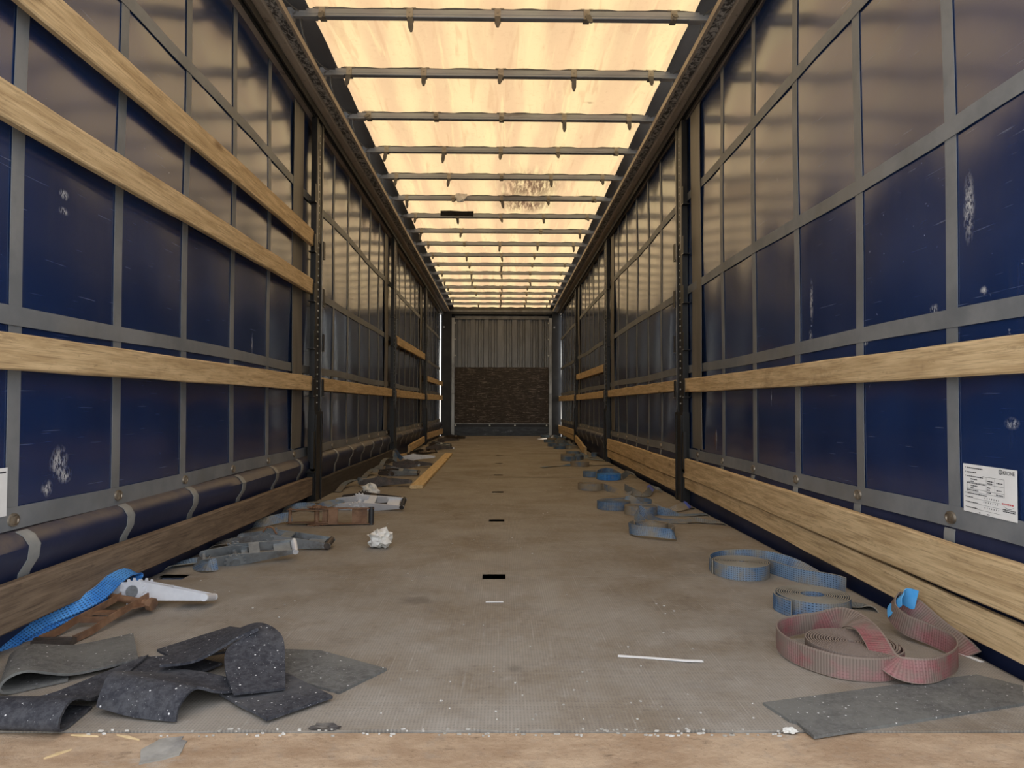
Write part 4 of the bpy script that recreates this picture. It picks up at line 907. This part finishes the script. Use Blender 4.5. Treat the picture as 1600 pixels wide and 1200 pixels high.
in_r1(MB().tube([(-1.20, 2.215, .045), (-1.055, 2.185, .030)], 0.011, 10), 'rusty_bolt', 'rust', True); in_r1(MB().tube([(-1.068, 2.188, .031), (-1.050, 2.184, .029)], 0.019, 6), 'bolt_nut', 'rust')
in_r1(MB().prism(poly_round([(-1.115, 2.12, .012), (-1.075, 2.20, .022), (-1.10, 2.24, .014)]), 2, 0.028, 0.033), 'rusty_lug', 'rust')

ratchet('silver ratchet with open jaws on blue webbing, beside a floor slot', (-1.165, 2.815), 0.42, 'steel', 'steel', 'zinc', roll=0.5, zc=0.034, hang=0.12, spts=[
    ('blue', [(-1.31, 2.78, -.04, 0, 1, -.3), (-1.284, 2.80, .004, .1, 1, 0), (-1.22, 2.84, .018, 0, 1, .2), (-1.18, 2.855, .014, -.2, 1, .2), (-1.16, 2.83, .02, -.2, 1, .3)]),
    ('blue', [(-1.21, 2.85, .012, -.3, 1, .3), (-1.165, 2.775, .014, .3, .8, .5), (-1.12, 2.735, .020, .4, .7, .6), (-1.085, 2.75, .026, .5, .6, .5)])])
ratchet('grey ratchet with a flat padded handle and a bent wire on top', (-1.165, 3.185), -0.03, 'steel', 'steel', 'oxid', roll=0.15, zc=0.036, hang=-0.02, scale=1.18, spts=[
    ('grey_strap', [(-1.31, 3.19, -.04, 0, 1, -.3), (-1.284, 3.215, .006, 0, 1, .1), (-1.22, 3.235, .022, 0, 1, .3), (-1.18, 3.225, .026, 0, 1, .3), (-1.15, 3.195, .034, 0, 1, .2)])])
o = MB().tube([tuple(p) for p in catmull([(-1.06, 3.19, .070), (-1.04, 3.195, .092), (-1.015, 3.19, .088), (-1.00, 3.18, .070), (-0.99, 3.17, .066)], 6)], 0.004, 6).build('bent_wire', M['rust'], None); tag(o, 'bent rusty wire hook lying on the grey padded ratchet', 'wire')
ratchet('rusty ratchet tipped on its side with a tall black end bar', (-1.12, 3.80), 0.0, 'rust', 'rust', 'grip', roll=PI/2*0.96, zc=0.047, scale=1.25, hang=0.0, spts=[
    ('blue', [(-1.31, 3.70, -.03, 0, .6, .4), (-1.285, 3.72, .008, 0, .8, .4), (-1.23, 3.76, .024, 0, .5, .85), (-1.17, 3.79, .036, 0, .25, 1), (-1.11, 3.80, .044, 0, .1, 1)])])
ratchet('white zinc ratchet lying half behind the rusty tipped one', (-1.00, 4.36), -0.10, 'zinc', 'zinc', 'grip', roll=0.5, zc=0.036, hang=0.05, scale=1.2, spts=[
    ('blue', [(-1.31, 4.20, -.02, 0, 1, .2), (-1.28, 4.22, .014, 0, .9, .5), (-1.20, 4.29, .030, 0, .7, .7), (-1.12, 4.28, .028, 0, .8, .6)]),
    ('blue', [(-1.13, 4.26, .016, 0, 1, .3), (-1.07, 4.28, .034, 0, .8, .6), (-1.01, 4.33, .046, 0, .8, .5), (-0.96, 4.36, .05, 0, 1, .2)])])
ratchet('dark oxidised ratchet behind the white zinc one', (-1.02, 4.62), -0.05, 'oxid', 'oxid', 'oxid', roll=0.2, zc=0.032, scale=1.05, spts=[('grey_strap', [(-1.30, 4.56, -.02, 0, 1, 0), (-1.27, 4.58, .006, 0, 1, 0), (-1.15, 4.62, .014, 0, 1, 0), (-1.03, 4.63, .026, 0, 1, .1)])])
ratchet('dark oxidised ratchet with a long handle, beside the end of the batten', (-1.09, 5.58), 0.10, 'oxid', 'oxid', 'oxid', zc=0.034, scale=1.1, hang=0.03, spts=[('grey_strap', [(-1.31, 5.20, -.02, 1, .3, 0), (-1.28, 5.26, .006, 1, -.3, 0), (-1.21, 5.50, .040, .9, -.4, 0), (-1.14, 5.62, .05, .8, -.5, 0), (-1.09, 5.58, .03, .8, -.5, 0)])])
ratchet('brown ratchet lying second past the first pillar', (-1.09, 6.42), 0.03, 'oxid', 'steel', 'oxid', roll=0.3, zc=0.034, spts=[('grey_strap', [(-1.29, 6.18, -.01, 1, -.3, 0), (-1.24, 6.30, .02, .9, -.4, 0), (-1.16, 6.48, .06, .8, -.5, 0), (-1.08, 6.50, .05, .6, -.7, 0), (-1.0, 6.43, .03, .5, -.8, 0)])])
ratchet('stubby dark ratchet in the middle of the heap beside the batten', (-1.10, 6.85), 0.06, 'oxid', 'oxid', 'steel', zc=0.034, scale=0.9, hang=0.15, spts=[('grey_strap', [(-1.285, 6.75, 0, 1, -.2, 0), (-1.22, 6.85, .04, .9, -.3, 0), (-1.13, 6.88, .06, .8, -.4, 0), (-1.04, 6.85, .03, .7, -.5, 0)])])
ratchet('long dark ratchet at the back of the heap beside the batten', (-1.10, 7.35), 0.02, 'oxid', 'oxid', 'oxid', zc=0.034, scale=1.1, spts=[('grey_strap', [(-1.29, 7.05, 0, 1, -.2, 0), (-1.25, 7.20, .07, .9, -.3, 0), (-1.17, 7.36, .09, .8, -.4, 0), (-1.10, 7.38, .05, .7, -.5, 0), (-1.02, 7.35, .03, .7, -.5, 0)])])
ratchet('bright white ratchet under a blue webbing peak by the middle pillar', (-1.135, 8.20), -0.02, 'zinc', 'zinc', 'zinc', zc=0.038, scale=1.05, hang=0.05, spts=[
    ('blue', [(-1.285, 7.96, .004, 1, .1, 0), (-1.262, 8.02, .06, 1, .1, 0), (-1.238, 8.06, .125, 1, .1, 0), (-1.222, 8.085, .140, .95, .1, .1), (-1.205, 8.10, .115, .95, .1, -.2), (-1.165, 8.13, .055, .9, .1, -.3), (-1.135, 8.14, .02, .9, .1, -.3)])])
ratchet('black ratchet tilted up against the loose board behind the blue webbing peak', (-1.09, 8.62), 0.35, 'oxid', 'oxid', 'grip', zc=0.055, pitch=-0.1, roll=0.7, scale=0.9)
ratchet('dark ratchet with a pale grip beside the loose board', (-1.06, 10.15), 0.03, 'oxid', 'oxid', 'zinc', zc=0.034, scale=1.1, spts=[('grey_strap', [(-1.24, 9.9, .004, 1, -.3, 0), (-1.16, 10.12, .03, .9, -.3, 0), (-1.06, 10.15, .03, .7, -.5, 0)])])
ratchet('dark ratchet halfway along the loose board', (-1.10, 10.9), 0.1, 'oxid', 'steel', 'oxid', zc=0.034, scale=0.95, roll=0.4)
ratchet('dark ratchet just before the last pillar on the ratchet side', (-1.13, 11.6), 0.2, 'oxid', 'oxid', 'oxid', zc=0.034, scale=0.95, hang=0.3)
ratchet('dark ratchet in the bulkhead bay, nearer to the pillar', (-1.12, 12.6), 0.05, 'oxid', 'oxid', 'oxid', zc=0.034, scale=1.05)
ratchet('dark ratchet in the bulkhead bay, close to the kick plate', (-1.08, 13.6), -0.05, 'oxid', 'oxid', 'grip', zc=0.034, scale=1.1, roll=0.3)

# ---- rubber mats
def mat_sheet(label, rows, mat, nu=14, nv=8, th=0.0055, group='rubber anti-slip mats'):
    R = [catmull(r, max(2, nu//max(1, len(r)-1))) for r in rows]
    m = len(R[0]); cols = [catmull([R[i][j] for i in range(len(R))], nv) for j in range(m)]
    n = len(cols[0]); G = [[Vector(cols[j][i]) for j in range(m)] for i in range(n)]
    top = []; bot = []
    for i in range(n):
        for j in range(m):
            du = G[i][min(j+1, m-1)]-G[i][max(j-1, 0)]; dv = G[min(i+1, n-1)][j]-G[max(i-1, 0)][j]
            nn = du.cross(dv); nn = nn.normalized() if nn.length > 1e-9 else Vector((0, 0, 1))
            p = G[i][j]; top.append(p+nn*th/2); bot.append(p-nn*th/2)
    ox, oy = rows[0][0][0], rows[0][0][1]
    vs_ = [(p.x-ox, p.y-oy, p.z) for p in top+bot]; K = n*m; fs = []
    for i in range(n-1):
        for j in range(m-1):
            a = i*m+j; fs += [(a, a+1, a+m+1, a+m), (K+a, K+a+m, K+a+m+1, K+a+1)]
    for i in range(n-1):
        for j in (0, m-1): a = i*m+j; fs.append((a, a+m, K+a+m, K+a))
    for j in range(m-1):
        for i in (0, n-1): a = i*m+j; fs.append((a, a+1, K+a+1, K+a))
    o = MB().add(vs_, fs).build('rubber_mat', M[mat], None, (ox, oy, 0.0), smooth=50)
    return tag(o, label, 'rubber mat', group)
def mat_flat(label, pts, mat, z=0.0, th=0.006, group='rubber anti-slip mats', name='rubber_mat', cat='rubber mat'):
    ox, oy = pts[0]; out = []
    rr = random.Random(label)
    for i in range(len(pts)):
        a, b = pts[i], pts[(i+1) % len(pts)]
        for k in range(4):
            u = k/4; j = 0 if k == 0 else rr.uniform(-0.0012, 0.0012)
            out.append((a[0]+(b[0]-a[0])*u-ox+j, a[1]+(b[1]-a[1])*u-oy+j))
    o = MB().prism(out, 2, 0, th).build(name, M[mat], None, (ox, oy, z)); return tag(o, label, cat, group)
mat_flat('dusty grey flat rubber mat, outermost towards the middle of the floor', [(-0.60, 1.86), (-0.454, 1.846), (-0.261, 1.718), (-0.344, 1.580), (-0.372, 1.597), (-0.60, 1.73)], 'rubber_dusty', 0.0)
mat_flat('black flat rubber mat corner pointing at the sill, under the arched one', [(-0.525, 1.71), (-0.349, 1.543), (-0.455, 1.434), (-0.60, 1.56)], 'rubber', 0.0065)
mat_flat('dark flat rubber mat peeping out at the back of the mat pile', [(-0.880, 1.856), (-0.764, 2.045), (-0.60, 1.985), (-0.66, 1.86), (-0.797, 1.782)], 'rubber', 0.0)
mat_flat('dark flat rubber mat in the middle of the pile between the curled ones', [(-0.905, 1.765), (-0.885, 1.785), (-0.78, 1.795), (-0.665, 1.74), (-0.74, 1.60), (-0.86, 1.53)], 'rubber', 0.0065)
def curl(label, O, d, v, prof, depth, mat, taper=0.0):
    rows = []
    for k in range(10):
        f = k/9; g_ = taper*min(1, f*2.6); pf = [(s_ if z < 0.006 or s_ < 0.11 else 0.11+(s_-0.11)*(1-g_), z) for (s_, z) in prof]; rows.append([(O[0]+d[0]*s_+v[0]*depth*f, O[1]+d[1]*s_+v[1]*depth*f, z*(1-0.25*f)+0.001) for (s_, z) in pf])
    return mat_sheet(label, rows, mat, nu=44, nv=2)
curl('dusty rubber mat folded over into a loop, beside the open rusty ratchet frame', (-1.080, 1.572), (0.763, 0.646), (-0.50, 0.86), [(.272, .017), (.19, .014), (.13, .016), (.085, .030), (.045, .044), (.012, .038), (-.004, .018), (.012, .0045), (.06, .0035), (.125, .0035)], 0.24, 'rubber_dusty')
curl('black rubber mat curled over at the edge of the rear sill', (-0.838, 1.388), (-0.06, 1.0), (-1.0, 0.10), [(.385, .018), (.28, .014), (.18, .013), (.115, .022), (.070, .044), (.032, .050), (.002, .034), (-.002, .012), (.025, .004), (.08, .0035), (.12, .0035)], 0.30, 'rubber', 0.95)
mat_sheet('black rubber mat bent into a low wave beside the sill', [
    [(-.820, 1.480, .016), (-.73, 1.457, .005), (-.638, 1.439, .004)], [(-.822, 1.500, .042), (-.73, 1.474, .036), (-.636, 1.452, .032)], [(-.828, 1.545, .060), (-.73, 1.515, .056), (-.622, 1.490, .050)],
    [(-.815, 1.595, .044), (-.71, 1.565, .038), (-.592, 1.522, .030)], [(-.785, 1.630, .030), (-.69, 1.605, .026), (-.565, 1.552, .019)], [(-.755, 1.660, .027), (-.66, 1.640, .024), (-.532, 1.588, .017)]], 'rubber', nu=14, nv=6)
mat_sheet('grey rubber mat arched high with its dark flap hanging down', [
    [(-.765, 1.632, .044), (-.80, 1.77, .020)], [(-.69, 1.655, .048), (-.745, 1.81, .036)], [(-.62, 1.715, .080), (-.675, 1.835, .058)], [(-.580, 1.742, .092), (-.600, 1.815, .084)],
    [(-.632, 1.688, .064), (-.525, 1.752, .072)], [(-.605, 1.605, .042), (-.487, 1.655, .036)], [(-.556, 1.526, .023), (-.459, 1.566, .018)]], 'rubber', nu=8, nv=7)
mat_flat('grey flat rubber mat lying alone below the red strap', [(0.578, 1.516), (0.600, 1.432), (0.612, 1.424), (0.619, 1.362), (1.140, 1.508), (1.205, 1.600), (1.145, 1.668), (0.90, 1.604)], 'rubber_dusty', 0.0, group=None)

# ---- papers and litter
def crumple(label, loc, r, seed):
    rr = random.Random(seed); bm = bmesh.new(); bmesh.ops.create_icosphere(bm, subdivisions=3, radius=r)
    for v in bm.verts:
        d = v.co.normalized(); k = 1 + 0.55*mnoise.noise(d*2.3+Vector((seed, 0, 0))) + 0.35*mnoise.noise(d*5.1+Vector((0, seed, 0)))+rr.uniform(-.06, .06)
        v.co = d*r*k; v.co.z *= 0.8
    mz = min(v.co.z for v in bm.verts)
    for v in bm.verts: v.co.z -= mz
    me = bpy.data.meshes.new('crumpled_paper'); bm.to_mesh(me); bm.free(); me.materials.append(M['tissue'])
    o = bpy.data.objects.new('crumpled_paper', me); COL.objects.link(o); o.location = loc; return tag(o, label, 'paper', 'crumpled papers')
crumple('crumpled white paper ball alone on the floor, near the padded ratchet', (-0.531, 3.19, 0), 0.050, 4)
crumple('crumpled white paper ball behind the dark and white ratchets', (-0.885, 4.83, 0), 0.056, 9)
def strip_paper(label, pts, w, mat='paper', name='paper_strip', cat='paper strip'):
    ox, oy = pts[0][0], pts[0][1]
    st = [((p[0]-ox, p[1]-oy, p[2]), (0.1, 1, 0) if abs(pts[-1][0]-ox) > abs(pts[-1][1]-oy) else (1, 0, 0)) for p in catmull(pts, 5)]
    mb = MB(); mb.ribbon(st, w, 0.0012); return tag(mb.build(name, M[mat], None, (ox, oy, 0)), label, cat)
strip_paper('long thin white paper strip in front of the red strap', [(0.315, 1.812, .0012), (0.39, 1.797, .0012), (0.47, 1.773, .003), (0.487, 1.768, .004), (0.522, 1.773, .0012)], 0.012)
strip_paper('short white strip lying near the middle floor slot', [(-0.035, 2.308, .0012), (0.0, 2.306, .002), (0.022, 2.309, .0012)], 0.010)
strip_paper('white paper strip tucked under the end of the red strap', [(1.185, 1.92, .0015), (1.205, 1.83, .0015), (1.222, 1.76, .0015)], 0.012)
def sliver(label, a, b, w, mat='straw'):
    d = Vector((b[0]-a[0], b[1]-a[1], 0)); L_ = d.length; d.normalize(); n_ = Vector((-d.y, d.x, 0)); zz = -0.003 if a[1] < 1.405 else 0.0
    poly = [(0, 0), (L_*0.5*d.x+n_.x*w, L_*0.5*d.y+n_.y*w), (L_*d.x, L_*d.y), (L_*0.45*d.x-n_.x*w*0.5, L_*0.45*d.y-n_.y*w*0.5)]
    return tag(MB().prism(poly, 2, 0, 0.003).build('splinter', M[mat], None, (a[0], a[1], zz)), label, 'splinter', 'wood splinters on the sill')
sliver('pale wood splinter along the crack beside the curled black mat', (-0.822, 1.396), (-0.765, 1.390), 0.003)
sliver('pale wood splinter slanting across the sill below the wavy mat', (-0.733, 1.396), (-0.678, 1.375), 0.0035)
sliver('broad wood splinter on the sill below the curled black mat', (-0.815, 1.305), (-0.785, 1.338), 0.005)
mat_flat('torn grey flake lying on the rusty sill', [(-0.632, 1.283), (-0.655, 1.335), (-0.640, 1.378), (-0.600, 1.388), (-0.597, 1.372), (-0.585, 1.370), (-0.576, 1.317), (-0.598, 1.300)], 'cardboard', -0.003, 0.0025, None, 'torn_flake', 'flake')
rr = random.Random(2)
def clump(label, c, rx, ry, rz, mat, name, cat):
    bm = bmesh.new(); bmesh.ops.create_icosphere(bm, subdivisions=3, radius=1)
    for v in bm.verts:
        k = 1+0.6*mnoise.noise(v.co*2.2+Vector(c)*7)+0.25*mnoise.noise(v.co*6); v.co = Vector((v.co.x*rx*k, v.co.y*ry*k, max(0, v.co.z*rz*k)))
    me = bpy.data.meshes.new(name); bm.to_mesh(me); bm.free(); me.materials.append(M[mat]); o = bpy.data.objects.new(name, me); COL.objects.link(o); o.location = c
    return tag(o, label, cat)
clump('dark crust of dirt on the chipped floor edge', (-0.335, 1.414, 0.0), 0.030, 0.008, 0.010, 'bark', 'dirt_crust', 'dirt')
clump('small pale scrap at the corner of the lone flat mat', (0.585, 1.392, 0.0), 0.014, 0.007, 0.008, 'tissue', 'pale_scrap', 'scrap')
mb = MB()
for k in range(170):
    y = 1.45+12.5*rr.random()**2.2; x = rr.uniform(-1.15, 1.1); x = rr.uniform(-0.5, 0.56) if x > 0.56 or (x < -0.3 and y < 2.1) or (-0.78 < x < -0.5 and y > 5.2) else x
    if x < -0.25 and y < 2.1: x = rr.uniform(-0.24, 0.55)
    q = rr.uniform(0.0010, 0.0030)*(1+0.14*y)
    a = rr.uniform(0, PI); mb.prism([(x+q*math.cos(a+t_)*rr.uniform(.6, 1.3), y+q*math.sin(a+t_)*rr.uniform(.5, 1.2)) for t_ in (0, 1.4, 2.9, 4.4)], 2, 0.0002, 0.0022)
for k in range(110):
    x = rr.uniform(-0.8, 0.57) if k % 4 else rr.uniform(-0.4, 0.5); y = YR+0.004-0.0096*(x-FXL)+rr.uniform(-.014, .012); q = rr.uniform(0.0008, 0.0022)
    z = -0.003 if y < YR-0.0096*(x-FXL)+0.004 else 0.0
    mb.prism([(x+q*2*math.cos(t_+k)*rr.uniform(.6, 1.6), y+q*math.sin(t_+k)) for t_ in (0, 1.5, 3.1, 4.6)], 2, z+0.0002, z+0.003)
o = mb.build('floor_crumbs', M['crumb'], None); tag(o, 'pale crumbs and chips of dirt strewn over the floor', 'crumbs', kind='stuff')

# ---- printed sheets on the curtains
def text_mesh(txt, size):
    cu = bpy.data.curves.new('txt', 'FONT'); cu.body = txt; cu.size = size; cu.offset = size*0.018; cu.extrude = 0
    to = bpy.data.objects.new('txt', cu); COL.objects.link(to); bpy.context.view_layer.update()
    me = bpy.data.meshes.new_from_object(to.evaluated_get(bpy.context.evaluated_depsgraph_get())); bpy.data.objects.remove(to); return me
def sheet(label, s, yc, zc, tilt, full=True):
    W, Hh = 0.198, 0.127
    root = empty('printed_sheet', (cx_at(s, yc, zc)-s*0.008, yc, zc))
    # local: x to the reader's right, y up, z towards the reader
    m = Matrix(((0, 0, -s), (-s, 0, 0), (0, 1, 0))).to_4x4(); root.rotation_euler = (m @ Matrix.Rotation(tilt, 4, 'Z')).to_euler()
    tag(root, label, 'printed sheet', 'printed sheets on the curtains')
    mb = MB(); n = 8; vs_ = []
    for i in range(n+1):
        for z in (0.0, 0.0006): 
            x = -W/2+W*i/n; wv = 0.0012*math.sin(i*1.1)
            vs_ += [(x, -Hh/2, z+wv*0), (x, Hh/2, z)]
    fs = []
    for i in range(n):
        a = i*4; b = a+4; fs += [(a, a+1, b+1, b), (a+2, b+2, b+3, a+3), (a, b, b+2, a+2), (a+1, a+3, b+3, b+1)]
    fs += [(0, 2, 3, 1), (n*4, n*4+1, n*4+3, n*4+2)]
    mb.add(vs_, fs).build('paper', M['paper'], root)
    ZT = 0.0010
    def bars(name, mat, bl):
        mb = MB()
        for (x0, y0, x1, y1) in bl: mb.add([(x0, y0, ZT), (x1, y0, ZT), (x1, y1, ZT), (x0, y1, ZT)], [(0, 1, 2, 3)])
        return mb.build(name, M[mat], root)
    def U(fx, fy): return (-W/2+W*fx, Hh/2-Hh*fy)
    lines = []; rr = random.Random(11)
    def word_line(fx, fy, ln, h=0.022):
        x = fx
        while x < fx+ln:
            w = rr.uniform(0.012, 0.035); a = U(x, fy+h/2); b = U(min(x+w, fx+ln), fy-h/2)
            lines.append((a[0], a[1], b[0], b[1])); x += w+0.007
    def rule(x0, y0, x1, y1, t=0.0006):
        a = U(x0, y0); b = U(x1, y1); lines.append((min(a[0], b[0])-t/2, min(a[1], b[1])-t/2, max(a[0], b[0])+t/2, max(a[1], b[1])+t/2))
    if full:
        for (fx, fy, ln) in ((.045, .07, .01), (.08, .075, .31), (.045, .16, .01), (.08, .165, .18), (.045, .245, .01), (.08, .25, .31), (.15, .305, .13), (.15, .35, .06), (.08, .39, .36), (.15, .44, .13), (.15, .48, .06), (.08, .535, .22), (.045, .60, .01), (.08, .605, .38),
                             (.045, .68, .01), (.08, .685, .12), (.045, .785, .01), (.08, .79, .22), (.045, .895, .01), (.08, .90, .20), (.31, .975, .03), (.46, .975, .05),
                             (.47, .30, .12), (.47, .345, .12), (.47, .43, .06), (.47, .475, .05), (.47, .53, .08), (.64, .31, .11), (.64, .455, .09), (.63, .545, .13), (.75, .80, .22), (.755, .835, .21)): word_line(fx, fy, ln)
        for y in (.22, .37, .505, .57): rule(.08 if y > .3 else .38, y, .78, y)
        for x, y0 in ((.08, .37), (.455, .22), (.61, .22), (.78, .22)): rule(x, y0, x, .57)
        for (y, x0) in ((.70, .20), (.805, .30), (.915, .28)): rule(x0, y, .72, y)
        for k in range(7):
            for (y, x0) in ((.665, .42), (.75, .40), (.86, .42)):
                a = U(x0+k*0.042, y); lines.append((a[0], a[1], a[0]+0.0022, a[1]+0.0035))
        bars('small_print', 'ink', lines)
        me = text_mesh('KRONE', 0.0128); me.materials.clear(); me.materials.append(M['ink'])
        o = bpy.data.objects.new('logo_lettering', me); COL.objects.link(o); o.parent = root; a = U(.755, .115); o.location = (a[0], a[1], ZT); o.scale = (0.95, 1, 1)
        mb = MB(); a = U(.715, .075); n = 20
        vs_ = []
        for k in range(n):
            t_ = 2*PI*k/n; vs_ += [(a[0]+0.0066*math.cos(t_), a[1]+0.0066*math.sin(t_), ZT), (a[0]+0.0050*math.cos(t_), a[1]+0.0050*math.sin(t_), ZT)]
        mb.add(vs_, [(2*k, 2*((k+1) % n), 2*((k+1) % n)+1, 2*k+1) for k in range(n)])
        for dx in (-0.002, 0.002): mb.add([(a[0]+dx-0.0008, a[1]-0.0045, ZT), (a[0]+dx+0.0008, a[1]-0.0045, ZT), (a[0]+dx+0.0008, a[1]+0.0045, ZT), (a[0]+dx-0.0008, a[1]+0.0045, ZT)], [(0, 1, 2, 3)])
        mb.build('logo_emblem', M['ink'], root)
        lines = []; word_line(.735, .69, .21, .03); bars('red_print', 'red_ink', lines)
        mb = MB(); vs_ = []; n = 12
        for k in range(n+1):
            u = k/n; p = U(.76+.19*u, .725+.05*math.sin(PI*u)); t_ = 0.0010*math.sin(PI*u)+0.0002; vs_ += [(p[0], p[1]-t_, ZT), (p[0], p[1]+t_, ZT)]
        mb.add(vs_, [(2*k, 2*k+2, 2*k+3, 2*k+1) for k in range(n)]).build('swoosh', M['grey_ink'], root)
    else:
        lines.append((W/2-0.03, Hh/2-0.014, W/2-0.006, Hh/2-0.010)); bars('small_print', 'ink', lines)
    return root
sheet('white printed form with a table and a logo on the curtain above the hem', 1, 1.786, 0.424, -0.01)
sheet('white sheet at the rear end of the curtain with boards high up', -1, 1.772, 0.412, 0.0, False)
